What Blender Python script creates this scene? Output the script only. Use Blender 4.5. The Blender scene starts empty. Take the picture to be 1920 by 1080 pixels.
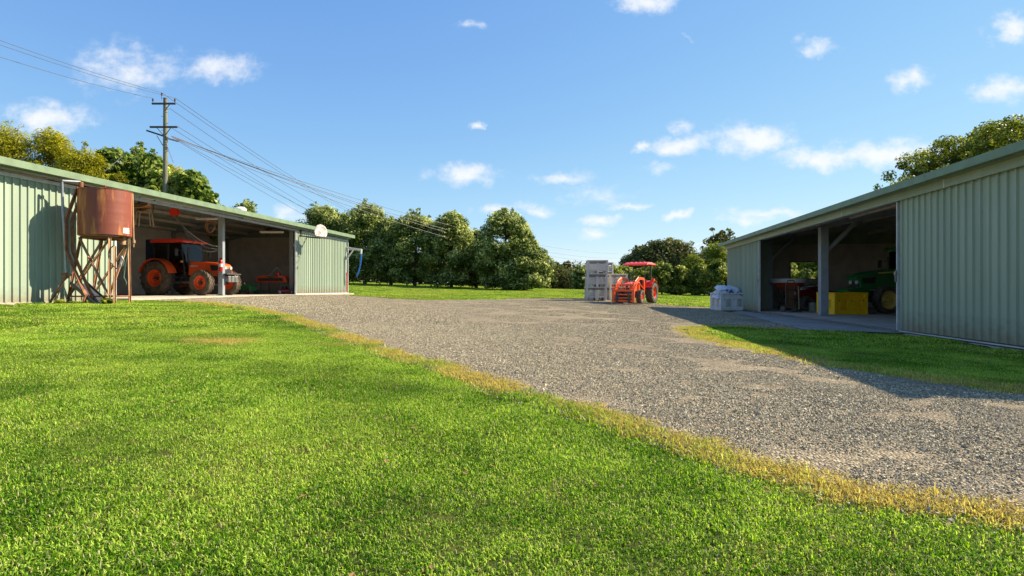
import bpy, bmesh, math, random
import numpy as np
from mathutils import Vector, Matrix, Euler
from mathutils.geometry import delaunay_2d_cdt
R = math.radians
random.seed(7); rng = np.random.default_rng(7)
scn = bpy.context.scene
C = scn.collection
# ------------------------------------------------------------------ camera
F = 1060.0; CZ = 1.0                     # focal length in pixels of a 1920 wide picture, eye height
cam_d = bpy.data.cameras.new('camera'); cam = bpy.data.objects.new('camera', cam_d); C.objects.link(cam)
cam_d.sensor_width = 36; cam_d.lens = F/1920*36; cam_d.clip_start = .05; cam_d.clip_end = 3000
cam.location = (0, 0, CZ); cam.rotation_euler = (R(90), 0, 0)
scn.camera = cam
# ------------------------------------------------------------------ exposure
scn.view_settings.view_transform = 'Standard'; scn.view_settings.look = 'None'
scn.view_settings.exposure = 1.4; scn.view_settings.gamma = 1; scn.view_settings.use_curve_mapping = False
scn.render.engine = 'CYCLES'
scn.cycles.max_bounces = 8; scn.cycles.diffuse_bounces = 6; scn.cycles.transparent_max_bounces = 12
# ------------------------------------------------------------------ sun and sky
SUN_EL = R(38); SX, SY = .954, .29       # horizontal direction towards the sun
sun_d = bpy.data.lights.new('sun', 'SUN'); sun = bpy.data.objects.new('sun', sun_d); C.objects.link(sun)
sun_d.energy = 4.2; sun_d.angle = R(.5); sun_d.color = (1, .87, .66)
sv = Vector((SX*math.cos(SUN_EL), SY*math.cos(SUN_EL), math.sin(SUN_EL))).normalized()
sun.rotation_euler = sv.to_track_quat('Z', 'Y').to_euler(); sun.location = (30, 10, 30)
world = bpy.data.worlds.new('World'); scn.world = world; world.use_nodes = True
wt = world.node_tree; wn = wt.nodes; wl = wt.links; wn.clear()
def WN(t, **k):
    n = wn.new(t)
    for a, b in k.items(): setattr(n, a, b)
    return n
def wmath(op, a, b=None, c=None, clamp=False):
    n = WN('ShaderNodeMath', operation=op, use_clamp=clamp)
    for i, v in enumerate((a, b, c)):
        if v is None: continue
        if isinstance(v, (int, float)): n.inputs[i].default_value = v
        else: wl.new(v, n.inputs[i])
    return n.outputs[0]
sky = WN('ShaderNodeTexSky', sky_type='NISHITA', sun_disc=False, sun_elevation=SUN_EL, sun_rotation=math.atan2(SX, SY),
         altitude=50, air_density=0.7, dust_density=0.0, ozone_density=5.0)
tc = WN('ShaderNodeTexCoord'); sp = WN('ShaderNodeSeparateXYZ'); wl.new(tc.outputs['Generated'], sp.inputs[0])
ysafe = wmath('MAXIMUM', wmath('ABSOLUTE', sp.outputs[1]), .05)
cx = wmath('DIVIDE', sp.outputs[0], ysafe); cz = wmath('DIVIDE', sp.outputs[2], ysafe)
cmb = WN('ShaderNodeCombineXYZ'); wl.new(cx, cmb.inputs[0]); wl.new(cz, cmb.inputs[1])
def wnoise(scale, detail, rough=.55, sx=1, sy=1):
    m = WN('ShaderNodeMapping'); m.inputs['Scale'].default_value = (sx, sy, 1); wl.new(cmb.outputs[0], m.inputs[0])
    n = WN('ShaderNodeTexNoise', noise_dimensions='2D'); n.inputs['Scale'].default_value = scale; n.inputs['Detail'].default_value = detail
    n.inputs['Roughness'].default_value = rough; wl.new(m.outputs[0], n.inputs['Vector']); return n
dn = wnoise(14, 5, .6)
sb = WN('ShaderNodeVectorMath', operation='SUBTRACT'); wl.new(dn.outputs['Color'], sb.inputs[0]); sb.inputs[1].default_value = (.5, .5, .5)
ml = WN('ShaderNodeVectorMath', operation='MULTIPLY'); wl.new(sb.outputs[0], ml.inputs[0]); ml.inputs[1].default_value = (.085, .045, 0)
ad = WN('ShaderNodeVectorMath', operation='ADD'); wl.new(cmb.outputs[0], ad.inputs[0]); wl.new(ml.outputs[0], ad.inputs[1])
clouds = [(1215,6,62,24,1),(1528,88,42,20,.62),(1712,152,42,20,.66),(1880,170,66,26,.8),(1905,55,52,36,.95),(1268,272,62,22,.9),
 (1412,265,88,34,1),(1540,298,80,22,.9),(1660,290,110,30,1),(1205,277,18,14,.8),(1275,238,22,14,.6),(240,130,95,46,.55),(412,127,78,28,.75),
 (85,222,85,34,.85),(875,329,74,20,.9),(1053,335,56,14,.6),(930,390,38,14,.7),(1005,392,40,13,.7),(1183,384,48,9,.7),(1280,400,26,9,.8),
 (1440,397,90,13,.7),(1400,408,60,9,.6),(1137,414,36,13,.8),(1125,443,46,16,.7),(895,230,17,9,.8),(880,47,28,6,.35),(1240,318,36,11,.45),(545,400,32,16,.6),
 (1300,65,13,6,.35),(1110,365,70,16,.25),(2150,240,120,40,.9),(-200,180,130,40,.8)]
acc = None
for (u, v, hw, hh, st) in clouds:
    s1 = WN('ShaderNodeVectorMath', operation='SUBTRACT'); wl.new(ad.outputs[0], s1.inputs[0]); s1.inputs[1].default_value = ((u-960)/F, (540-v)/F, 0)
    s2 = WN('ShaderNodeVectorMath', operation='MULTIPLY'); wl.new(s1.outputs[0], s2.inputs[0]); s2.inputs[1].default_value = (F/hw/1.15, F/hh/1.15, 0)
    s3 = WN('ShaderNodeVectorMath', operation='LENGTH'); wl.new(s2.outputs[0], s3.inputs[0])
    q = wmath('MULTIPLY_ADD', s3.outputs['Value'], -st, st)
    acc = q if acc is None else wmath('MAXIMUM', acc, q)
fine = wnoise(26, 7, .62, 1, 1.5)
val = wmath('ADD', acc, wmath('MULTIPLY', wmath('SUBTRACT', fine.outputs[0], .5), 1.15))
front = wmath('MULTIPLY', wmath('GREATER_THAN', sp.outputs[1], .02), wmath('LESS_THAN', wmath('ABSOLUTE', cx), 1.4))
mr = WN('ShaderNodeMapRange', interpolation_type='SMOOTHSTEP'); wl.new(val, mr.inputs[0])
mr.inputs[1].default_value = -.12; mr.inputs[2].default_value = .95
gate = WN('ShaderNodeMapRange', interpolation_type='SMOOTHSTEP'); wl.new(acc, gate.inputs[0]); gate.inputs[1].default_value = -.25; gate.inputs[2].default_value = .12
mask = wmath('MULTIPLY', wmath('MULTIPLY', mr.outputs[0], gate.outputs[0]), front)
# scattered fair weather clouds in the rest of the sky
gn = WN('ShaderNodeTexNoise'); gn.inputs['Scale'].default_value = 5; gn.inputs['Detail'].default_value = 6
wl.new(tc.outputs['Generated'], gn.inputs['Vector'])
gm = WN('ShaderNodeMapRange', interpolation_type='SMOOTHSTEP'); wl.new(gn.outputs[0], gm.inputs[0]); gm.inputs[1].default_value = .58; gm.inputs[2].default_value = .75
mask2 = wmath('MULTIPLY', wmath('SUBTRACT', 1.0, front), wmath('MULTIPLY', gm.outputs[0], .8))
mask = wmath('MULTIPLY', wmath('ADD', mask, mask2, clamp=True), .9)
va = WN('ShaderNodeVectorMath', operation='MULTIPLY'); wl.new(sky.outputs[0], va.inputs[0]); va.inputs[1].default_value = (.98, 1.33, 2.75)
vb = WN('ShaderNodeVectorMath', operation='MULTIPLY_ADD'); wl.new(sky.outputs[0], vb.inputs[0]); vb.inputs[1].default_value = (.125, .25, .667); vb.inputs[2].default_value = (1, 1, 1)
vc = WN('ShaderNodeVectorMath', operation='DIVIDE'); wl.new(va.outputs[0], vc.inputs[0]); wl.new(vb.outputs[0], vc.inputs[1])
mix = WN('ShaderNodeMixRGB'); wl.new(mask, mix.inputs[0]); wl.new(vc.outputs[0], mix.inputs[1]); mix.inputs[2].default_value = (3.35, 3.4, 3.5, 1)
bg = WN('ShaderNodeBackground'); bg.inputs['Strength'].default_value = .114; wl.new(mix.outputs[0], bg.inputs[0])
wo = WN('ShaderNodeOutputWorld'); wl.new(bg.outputs[0], wo.inputs[0])

# ------------------------------------------------------------------ helpers
def tag(o, label=None, cat=None, group=None, kind=None):
    if label: o['label'] = label
    if cat: o['category'] = cat
    if group: o['group'] = group
    if kind: o['kind'] = kind
    return o
def thing(name, loc, rz, label, cat, group=None):
    o = bpy.data.objects.new(name, None); C.objects.link(o); o.location = loc; o.rotation_euler = (0, 0, rz)
    o.empty_display_size = .3
    return tag(o, label, cat, group)
def copy_tree(o, parent=None):
    c = o.copy(); C.objects.link(c)
    if parent: c.parent = parent
    for ch in list(o.children): copy_tree(ch, c)
    return c
def RX(a): return Matrix.Rotation(a, 3, 'X')
def RY(a): return Matrix.Rotation(a, 3, 'Y')
def RZ(a): return Matrix.Rotation(a, 3, 'Z')
class MB:
    def __init__(s): s.v = []; s.f = []
    def add(s, vs, fs):
        n = len(s.v); s.v += [tuple(p) for p in vs]; s.f += [tuple(i+n for i in f) for f in fs]; return s
    def box(s, c, d, rot=None):
        x, y, z = d[0]/2, d[1]/2, d[2]/2; c = Vector(c)
        vs = [Vector(p) for p in ((-x,-y,-z),(x,-y,-z),(x,y,-z),(-x,y,-z),(-x,-y,z),(x,-y,z),(x,y,z),(-x,y,z))]
        if rot is not None: vs = [rot @ p for p in vs]
        return s.add([p+c for p in vs], [(0,3,2,1),(4,5,6,7),(0,1,5,4),(1,2,6,5),(2,3,7,6),(3,0,4,7)])
    def bb(s, x0, x1, y0, y1, z0, z1): return s.box(((x0+x1)/2, (y0+y1)/2, (z0+z1)/2), (abs(x1-x0), abs(y1-y0), abs(z1-z0)))
    def cyl(s, a, b, r0, r1=None, n=12, caps=True):
        a = Vector(a); b = Vector(b); r1 = r0 if r1 is None else r1
        q = (b-a).to_track_quat('Z', 'Y'); vs = []
        for p, r in ((a, r0), (b, r1)):
            for k in range(n):
                t = 2*math.pi*k/n; vs.append(p + q @ Vector((math.cos(t)*r, math.sin(t)*r, 0)))
        fs = [(k, (k+1) % n, n+(k+1) % n, n+k) for k in range(n)]
        if caps: fs += [tuple(range(n-1, -1, -1)), tuple(range(n, 2*n))]
        return s.add(vs, fs)
    def tube(s, pts, r, n=8):
        pts = [Vector(p) for p in pts]; m = len(pts); rr = r if isinstance(r, (list, tuple)) else [r]*m; vs = []
        up = None
        for i, p in enumerate(pts):
            d = (pts[min(i+1, m-1)] - pts[max(i-1, 0)]).normalized()
            if up is None:
                up = Vector((0, 0, 1)) if abs(d.z) < .9 else Vector((1, 0, 0))
            x = d.cross(up).normalized(); y = x.cross(d).normalized(); up = y
            for k in range(n):
                t = 2*math.pi*k/n; vs.append(p + x*math.cos(t)*rr[i] + y*math.sin(t)*rr[i])
        fs = []
        for i in range(m-1):
            for k in range(n): fs.append((i*n+k, i*n+(k+1) % n, (i+1)*n+(k+1) % n, (i+1)*n+k))
        fs += [tuple(range(n-1, -1, -1)), tuple(range((m-1)*n, m*n))]
        return s.add(vs, fs)
    def lathe(s, prof, n=32, M=None, c=(0, 0, 0)):      # profile of (radius, height) about z, turned by M
        c = Vector(c); vs = []; m = len(prof)
        for r, z in prof:
            for k in range(n):
                t = 2*math.pi*k/n; p = Vector((math.cos(t)*r, math.sin(t)*r, z)); vs.append((M @ p if M else p)+c)
        fs = []
        for i in range(m-1):
            for k in range(n): fs.append((i*n+k, i*n+(k+1) % n, (i+1)*n+(k+1) % n, (i+1)*n+k))
        return s.add(vs, fs)
    def prism(s, poly, y0, y1, taper=None):   # polygon in x,z pushed along y; taper(x,z) scales |y|
        n = len(poly); vs = []
        for y in (y0, y1):
            for (x, z) in poly: vs.append((x, y*(taper(x, z) if taper else 1), z))
        fs = [(k, (k+1) % n, n+(k+1) % n, n+k) for k in range(n)] + [tuple(range(n-1, -1, -1)), tuple(range(n, 2*n))]
        return s.add(vs, fs)
    def bar(s, a, b, w, h, up=(0, 0, 1)):
        a = Vector(a); b = Vector(b); d = b-a; L = d.length; d.normalize(); up = Vector(up)
        if abs(d.dot(up)) > .95: up = Vector((1, 0, 0))
        x = d; y = up.cross(x).normalized(); z = x.cross(y)
        M = Matrix((x, y, z)).transposed(); return s.box((a+b)/2, (L, w, h), M)
    def mesh(s, name, mat, smooth=False):
        me = bpy.data.meshes.new(name); me.from_pydata(s.v, [], s.f)
        if mat: me.materials.append(mat)
        bm = bmesh.new(); bm.from_mesh(me); bmesh.ops.recalc_face_normals(bm, faces=bm.faces); bm.to_mesh(me); bm.free()
        if smooth:
            me.polygons.foreach_set('use_smooth', [True]*len(me.polygons)); me.set_sharp_from_angle(angle=R(38))
        me.update(); return me
    def build(s, name, mat, parent=None, smooth=False, bevel=0, seg=2, loc=None):
        o = bpy.data.objects.new(name, s.mesh(name, mat, smooth)); C.objects.link(o)
        if parent: o.parent = parent
        if loc: o.location = loc
        if bevel:
            m = o.modifiers.new('bevel', 'BEVEL'); m.width = bevel; m.segments = seg; m.limit_method = 'ANGLE'; m.angle_limit = R(35); m.harden_normals = False
        return o
def inst(name, me, parent, loc=(0, 0, 0), rot=(0, 0, 0)):
    o = bpy.data.objects.new(name, me); C.objects.link(o); o.parent = parent; o.location = loc; o.rotation_euler = rot; return o

# ------------------------------------------------------------------ materials
def mat(name, col, rough=.6, metal=0, col2=None, nscale=3, bump=0, bscale=40, spec=.5, coat=0, stretch=(1, 1, 1), thr=(.35, .65), detail=5):
    m = bpy.data.materials.new(name); m.use_nodes = True; t = m.node_tree; b = t.nodes['Principled BSDF']
    b.inputs['Roughness'].default_value = rough; b.inputs['Metallic'].default_value = metal
    b.inputs['Specular IOR Level'].default_value = spec; b.inputs['Coat Weight'].default_value = coat
    c = t.nodes.new('ShaderNodeTexCoord'); mp = t.nodes.new('ShaderNodeMapping'); mp.inputs['Scale'].default_value = stretch
    t.links.new(c.outputs['Object'], mp.inputs[0])
    n = t.nodes.new('ShaderNodeTexNoise'); n.inputs['Scale'].default_value = nscale; n.inputs['Detail'].default_value = detail; n.inputs['Roughness'].default_value = .65
    t.links.new(mp.outputs[0], n.inputs['Vector'])
    r = t.nodes.new('ShaderNodeValToRGB'); t.links.new(n.outputs[0], r.inputs[0])
    if col2 is None: col2 = tuple(x*.78 for x in col)
    r.color_ramp.elements[0].position = thr[0]; r.color_ramp.elements[1].position = thr[1]
    r.color_ramp.elements[0].color = (*col2, 1); r.color_ramp.elements[1].color = (*col, 1)
    t.links.new(r.outputs[0], b.inputs['Base Color'])
    if bump:
        n2 = t.nodes.new('ShaderNodeTexNoise'); n2.inputs['Scale'].default_value = bscale; n2.inputs['Detail'].default_value = 4
        t.links.new(c.outputs['Object'], n2.inputs['Vector'])
        bp = t.nodes.new('ShaderNodeBump'); bp.inputs['Strength'].default_value = bump; bp.inputs['Distance'].default_value = .02
        t.links.new(n2.outputs[0], bp.inputs['Height']); t.links.new(bp.outputs[0], b.inputs['Normal'])
    return m
M_sage = mat('sage_painted_steel', (.315, .385, .29), .5, 0, (.26, .325, .245), 1.6, bump=.04, bscale=3, stretch=(1.6, 1.6, .12), detail=8)
M_sage_d = mat('sage_painted_steel_weathered', (.30, .36, .26), .5, 0, (.24, .29, .21), 2.0, stretch=(1, 1, .3))
M_gutter = mat('green_gutter', (.18, .26, .15), .5, 0, (.13, .19, .11), 2)
M_roofm = mat('zinc_green_roof_steel', (.40, .43, .37), .6, 0, (.33, .35, .30), 1.5)
M_trim = mat('pale_trim', (.55, .58, .55), .5, 0, (.42, .45, .43), 4)
def weather(m, splash=True):             # sheet to sheet fading and mud splashed up from the ground
    t = m.node_tree; N = t.nodes; L = t.links; b = N['Principled BSDF']; src = b.inputs['Base Color'].links[0].from_socket
    oi = N.new('ShaderNodeObjectInfo'); mr_ = N.new('ShaderNodeMapRange'); L.new(oi.outputs['Random'], mr_.inputs[0]); mr_.inputs[3].default_value = .90; mr_.inputs[4].default_value = 1.06
    hv = N.new('ShaderNodeHueSaturation'); L.new(mr_.outputs[0], hv.inputs['Value']); L.new(src, hv.inputs['Color'])
    g = N.new('ShaderNodeTexCoord'); sx = N.new('ShaderNodeSeparateXYZ'); L.new(g.outputs['Object'], sx.inputs[0])
    n = N.new('ShaderNodeTexNoise'); n.inputs['Scale'].default_value = 7; n.inputs['Detail'].default_value = 7; L.new(g.outputs['Object'], n.inputs['Vector'])
    a = N.new('ShaderNodeMath'); a.operation = 'MULTIPLY_ADD'; L.new(n.outputs[0], a.inputs[0]); a.inputs[1].default_value = -.7; L.new(sx.outputs[2], a.inputs[2])
    r = N.new('ShaderNodeMapRange'); L.new(a.outputs[0], r.inputs[0]); r.inputs[1].default_value = -.35; r.inputs[2].default_value = .05; r.inputs[3].default_value = .75; r.inputs[4].default_value = 0
    mx = N.new('ShaderNodeMixRGB'); L.new(r.outputs[0], mx.inputs[0]); L.new(hv.outputs[0], mx.inputs[1]); mx.inputs[2].default_value = (.24, .19, .13, 1); L.new(mx.outputs[0], b.inputs['Base Color'])
weather(M_sage)
M_inner = mat('shed_lining_dull', (.62, .56, .50), .85, 0, (.5, .45, .40), 2)
M_galv = mat('galvanised_steel', (.36, .38, .40), .5, .55, (.27, .29, .31), 6, bump=.03)
M_galvp = mat('grey_painted_column', (.30, .33, .35), .5, .1, (.24, .27, .29), 5)
M_conc = mat('concrete', (.52, .46, .37), .9, 0, (.33, .29, .235), 1.6, bump=.25, bscale=25, detail=9)
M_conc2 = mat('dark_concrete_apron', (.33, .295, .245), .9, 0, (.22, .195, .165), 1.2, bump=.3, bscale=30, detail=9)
M_rust = mat('rusted_tank_paint', (.21, .050, .026), .55, .0, (.50, .19, .04), 3.4, bump=.08, bscale=14, stretch=(1.5, 1.5, .2), thr=(.36, .52), detail=9)
M_rust2 = mat('rusty_steel', (.33, .14, .055), .8, .1, (.15, .06, .035), 7, bump=.2, bscale=40)
M_rust3 = mat('rust_and_pale_paint', (.46, .30, .17), .75, 0, (.24, .095, .04), 6, bump=.15, bscale=30, stretch=(1, 1, .3))
M_orange = mat('orange_tractor_paint', (.86, .095, .012), .35, 0, (.70, .10, .022), 4, spec=.5, coat=.3)
M_red = mat('red_orange_paint', (.78, .045, .018), .35, 0, (.68, .038, .015), 3, coat=.3)
M_black = mat('black_plastic', (.018, .018, .02), .5, 0, (.03, .028, .026), 6)
M_rubber = mat('tyre_rubber_dusty', (.045, .04, .036), .85, 0, (.11, .085, .062), 6, bump=.2, bscale=50)
M_rubber2 = mat('tyre_rubber_muddy', (.05, .042, .035), .9, 0, (.15, .11, .07), 5, bump=.3, bscale=40)
M_iron = mat('dark_cast_iron', (.05, .05, .052), .6, .3, (.09, .075, .06), 5)
M_steel = mat('worn_grey_steel', (.33, .33, .32), .4, .7, (.2, .19, .18), 5)
M_green = mat('deep_green_tractor_paint', (.018, .19, .05), .32, 0, (.015, .15, .04), 3, coat=.3)
M_yel = mat('yellow_rim_paint', (.78, .62, .16), .5, 0, (.6, .46, .13), 5)
M_yelbin = mat('yellow_bin_plastic', (.95, .56, .004), .45, 0, (.88, .50, .004), 2)
M_greybin = mat('grey_bin_plastic', (.60, .56, .50), .6, 0, (.5, .47, .42), 4)
M_whitebin = mat('white_bin_plastic', (.62, .64, .63), .55, 0, (.5, .52, .51), 4)
M_white = mat('white_paint', (.72, .72, .70), .5, 0, (.58, .57, .54), 5)
M_board = mat('peeling_white_board', (.68, .66, .62), .7, 0, (.30, .24, .19), 9, thr=(.46, .56), stretch=(1, 1, .5))
M_bag = mat('woven_white_bag', (.66, .69, .75), .55, 0, (.52, .56, .66), 6, bump=.5, bscale=12)
M_bagb = mat('navy_print_bag', (.03, .04, .22), .5, 0, (.5, .53, .6), 5, thr=(.45, .5))
M_wood = mat('old_timber', (.22, .13, .07), .8, 0, (.13, .08, .045), 6, stretch=(1, 1, .2))
M_pole = mat('weathered_green_pole', (.20, .21, .14), .9, 0, (.13, .12, .085), 3, bump=.2, stretch=(4, 4, .4))
M_wire = mat('conductor', (.16, .15, .15), .5, .6)
M_ins = mat('porcelain', (.10, .05, .035), .3)
M_blue = mat('blue_hose', (.02, .14, .55), .4)
M_blued = mat('dull_blue_paint', (.02, .045, .12), .5)
M_black_sheet = mat('black_plastic_sheet', (.03, .034, .04), .4, 0, (.05, .055, .06), 4)
M_amber = mat('amber_lens', (.75, .24, .02), .25)
M_lamp = mat('lamp_lens', (.75, .75, .72), .15, .3)
M_bark = mat('bark', (.13, .10, .075), .95, 0, (.07, .055, .042), 5, bump=.5, bscale=12, stretch=(1, 1, .25))
def glass(name, tint=(.75, .85, .8), rough=.02, dark=False):
    m = bpy.data.materials.new(name); m.use_nodes = True; t = m.node_tree; t.nodes.clear()
    o = t.nodes.new('ShaderNodeOutputMaterial'); mx = t.nodes.new('ShaderNodeMixShader')
    tr = t.nodes.new('ShaderNodeBsdfTransparent'); tr.inputs[0].default_value = (*tint, 1)
    gl = t.nodes.new('ShaderNodeBsdfGlossy'); gl.inputs['Roughness'].default_value = rough
    fr = t.nodes.new('ShaderNodeFresnel'); fr.inputs[0].default_value = 1.5
    t.links.new(fr.outputs[0], mx.inputs[0]); t.links.new(tr.outputs[0], mx.inputs[1]); t.links.new(gl.outputs[0], mx.inputs[2]); t.links.new(mx.outputs[0], o.inputs[0])
    return m
M_glass = glass('cab_glass', (.45, .52, .5)); M_win = glass('window_glass', (.9, .93, .92))
def leafmat(name, dark, mid, light, trans=.35, rough=.55, big=.25, dry=False, tcol=None, dead=None):
    m = bpy.data.materials.new(name); m.use_nodes = True; t = m.node_tree; N = t.nodes; L = t.links
    b = N['Principled BSDF']; b.inputs['Roughness'].default_value = rough; b.inputs['Specular IOR Level'].default_value = .12
    at = N.new('ShaderNodeAttribute'); at.attribute_name = 'rnd'
    g = N.new('ShaderNodeNewGeometry'); n = N.new('ShaderNodeTexNoise'); n.inputs['Scale'].default_value = big; n.inputs['Detail'].default_value = 5
    n.inputs['Roughness'].default_value = .65
    L.new(g.outputs['Position'], n.inputs['Vector'])
    a = N.new('ShaderNodeMath'); a.operation = 'MULTIPLY_ADD'; L.new(n.outputs[0], a.inputs[0]); a.inputs[1].default_value = 1.7; a.inputs[2].default_value = -.85
    s = N.new('ShaderNodeMath'); s.operation = 'ADD'; L.new(a.outputs[0], s.inputs[0]); L.new(at.outputs['Fac'], s.inputs[1])
    r = N.new('ShaderNodeValToRGB'); L.new(s.outputs[0], r.inputs[0]); e = r.color_ramp.elements
    e[0].position = .1; e[0].color = (*dark, 1); e[1].position = .9; e[1].color = (*light, 1); k = e.new(.5); k.color = (*mid, 1)
    col = r.outputs[0]
    if dry:
        da = N.new('ShaderNodeAttribute'); da.attribute_type = 'INSTANCER'; da.attribute_name = 'dry'
        sg = N.new('ShaderNodeMath'); sg.operation = 'GREATER_THAN'; L.new(at.outputs['Fac'], sg.inputs[0]); sg.inputs[1].default_value = .94
        sm = N.new('ShaderNodeMixRGB'); L.new(sg.outputs[0], sm.inputs[0]); L.new(col, sm.inputs[1]); sm.inputs[2].default_value = (.56, .50, .24, 1); col = sm.outputs[0]
        dr = N.new('ShaderNodeValToRGB'); L.new(at.outputs['Fac'], dr.inputs[0])
        dr.color_ramp.elements[0].color = (.30, .20, .07, 1); dr.color_ramp.elements[1].color = (.72, .63, .16, 1)
        ds = N.new('ShaderNodeMath'); ds.operation = 'MULTIPLY_ADD'; L.new(at.outputs['Fac'], ds.inputs[0]); ds.inputs[1].default_value = -.6; L.new(da.outputs['Fac'], ds.inputs[2])
        dm = N.new('ShaderNodeMapRange'); L.new(ds.outputs[0], dm.inputs[0]); dm.inputs[1].default_value = -.1; dm.inputs[2].default_value = .35
        mx = N.new('ShaderNodeMixRGB'); L.new(dm.outputs[0], mx.inputs[0]); L.new(col, mx.inputs[1]); L.new(dr.outputs[0], mx.inputs[2]); col = mx.outputs[0]
    L.new(col, b.inputs['Base Color'])
    tl = N.new('ShaderNodeBsdfTranslucent'); hs = N.new('ShaderNodeHueSaturation'); hs.inputs['Saturation'].default_value = 1.1; hs.inputs['Value'].default_value = 1.25
    L.new(col, hs.inputs['Color']); L.new(hs.outputs[0], tl.inputs[0])
    ms = N.new('ShaderNodeMixShader'); ms.inputs[0].default_value = trans; L.new(b.outputs[0], ms.inputs[1]); L.new(tl.outputs[0], ms.inputs[2])
    L.new(ms.outputs[0], N['Material Output'].inputs[0]); return m
M_grass = leafmat('lawn_blades', (.03, .10, .006), (.155, .33, .012), (.56, .70, .11), .42, .7, .9, dry=True)
M_leafA = leafmat('orchard_leaf', (.03, .055, .012), (.135, .19, .035), (.78, .80, .30), .42, .45, 1.0)
M_leafB = leafmat('shrub_leaf', (.03, .055, .010), (.13, .18, .022), (.58, .56, .14), .4, .45, .8)
M_leafD = leafmat('dark_far_leaf', (.035, .048, .014), (.09, .105, .03), (.30, .29, .10), .35, .6, .4)
M_leafE = leafmat('soft_green_leaf', (.05, .08, .012), (.18, .23, .026), (.45, .48, .10), .4, .6, .4)
M_leafF = leafmat('yellow_green_leaf', (.07, .085, .008), (.24, .24, .014), (.56, .52, .03), .4, .6, .35)
M_leafG = leafmat('large_glossy_leaf', (.04, .075, .012), (.14, .21, .03), (.48, .54, .14), .35, .35, .5)
M_leafI = leafmat('olive_leaf', (.035, .055, .008), (.11, .14, .018), (.42, .44, .07), .35, .5, .6)

# ------------------------------------------------------------------ terrain
ctl = np.array([(-13.0,14.4,-.42),(-11.9,22.9,-.36),(-10.2,34.9,-.38),(-9.9,28.5,-.37),(-14,9,-.46),(-6,9,-.66),(-5,18,-.62),(0,8,-.87),(0,2,-.98),(-2.5,3,-.9),
 (3.5,4.9,-.96),(7.6,6.2,-.98),(8.5,12.3,-.97),(9.3,18.5,-.97),(10.5,27.4,-1.0),(4.9,32.5,-.72),(6.5,28.8,-.86),(0,20,-.83),(-4,32,-.6),(3,22,-.9),
 (-14,58,.34),(2,58,-.2),(15,47,-.58),(26,47,-.75),(6,80,-.1),(-40,60,1.0),(0,-10,-1.1),(-20,-5,-.5),(20,-5,-1.1),(30,25,-1.1),(-38,20,-.1),(40,80,-.6),(-30,100,1.3),(-2,44,-.36)])
def _U(r2): return np.where(r2 > 0, r2*np.log(np.maximum(r2, 1e-9))*.5, 0)
_P = ctl[:, :2]; _n = len(ctl)
_K = _U(((_P[:, None]-_P[None])**2).sum(-1)) + np.eye(_n)*2.0
_A = np.zeros((_n+3, _n+3)); _A[:_n, :_n] = _K; _A[:_n, _n] = 1; _A[:_n, _n+1:] = _P; _A[_n, :_n] = 1; _A[_n+1:, :_n] = _P.T
_w = np.linalg.solve(_A, np.concatenate([ctl[:, 2], [0, 0, 0]]))
def gz(x, y):
    x = np.clip(np.asarray(x, float), -60, 60); y = np.clip(np.asarray(y, float), -25, 100)
    r2 = (x[..., None]-_P[:, 0])**2 + (y[..., None]-_P[:, 1])**2
    return _U(r2) @ _w[:_n] + _w[_n] + _w[_n+1]*x + _w[_n+2]*y + CZ
def g1(x, y): return float(gz(np.array([x]), np.array([y]))[0])
def gp(u, v):                            # where the sight line through a pixel meets the terrain
    a, b = (u-960)/F, (540-v)/F; prev = .5
    for y in np.concatenate([np.arange(1, 40, .1), np.arange(40, 120, .5)]):
        if CZ + b*y < g1(a*y, y):
            lo, hi = prev, y
            for _ in range(20):
                m = (lo+hi)/2
                if CZ+b*m < g1(a*m, m): hi = m
                else: lo = m
            return (a*hi, hi)
        prev = y
    return (a*70, 70.0)
def gpoly(pts): return [gp(*p) for p in pts]
DX, DY = .1357, .9907                    # both sheds run this way
def wl_(X0, s, t=0):                     # point at s along the front wall line through (X0,0), t to the right of it
    return (X0 + s*DX + t*DY, s*DY - t*DX)
def inside(poly, x, y):                  # vectorised even-odd test
    x = np.asarray(x); y = np.asarray(y); r = np.zeros(x.shape, bool); n = len(poly)
    for i in range(n):
        x0, y0 = poly[i]; x1, y1 = poly[(i+1) % n]
        c = ((y0 > y) != (y1 > y)); r ^= c & (x < (x1-x0)*(y-y0)/((y1-y0) if y1 != y0 else 1e-9)+x0)
    return r
def edist(line, x, y):                   # distance to a polyline
    x = np.asarray(x, float); y = np.asarray(y, float); d = np.full(x.shape, 1e9)
    for (x0, y0), (x1, y1) in zip(line[:-1], line[1:]):
        L2 = (x1-x0)**2+(y1-y0)**2+1e-9; t = np.clip(((x-x0)*(x1-x0)+(y-y0)*(y1-y0))/L2, 0, 1)
        d = np.minimum(d, np.hypot(x-x0-t*(x1-x0), y-y0-t*(y1-y0)))
    return d
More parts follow.
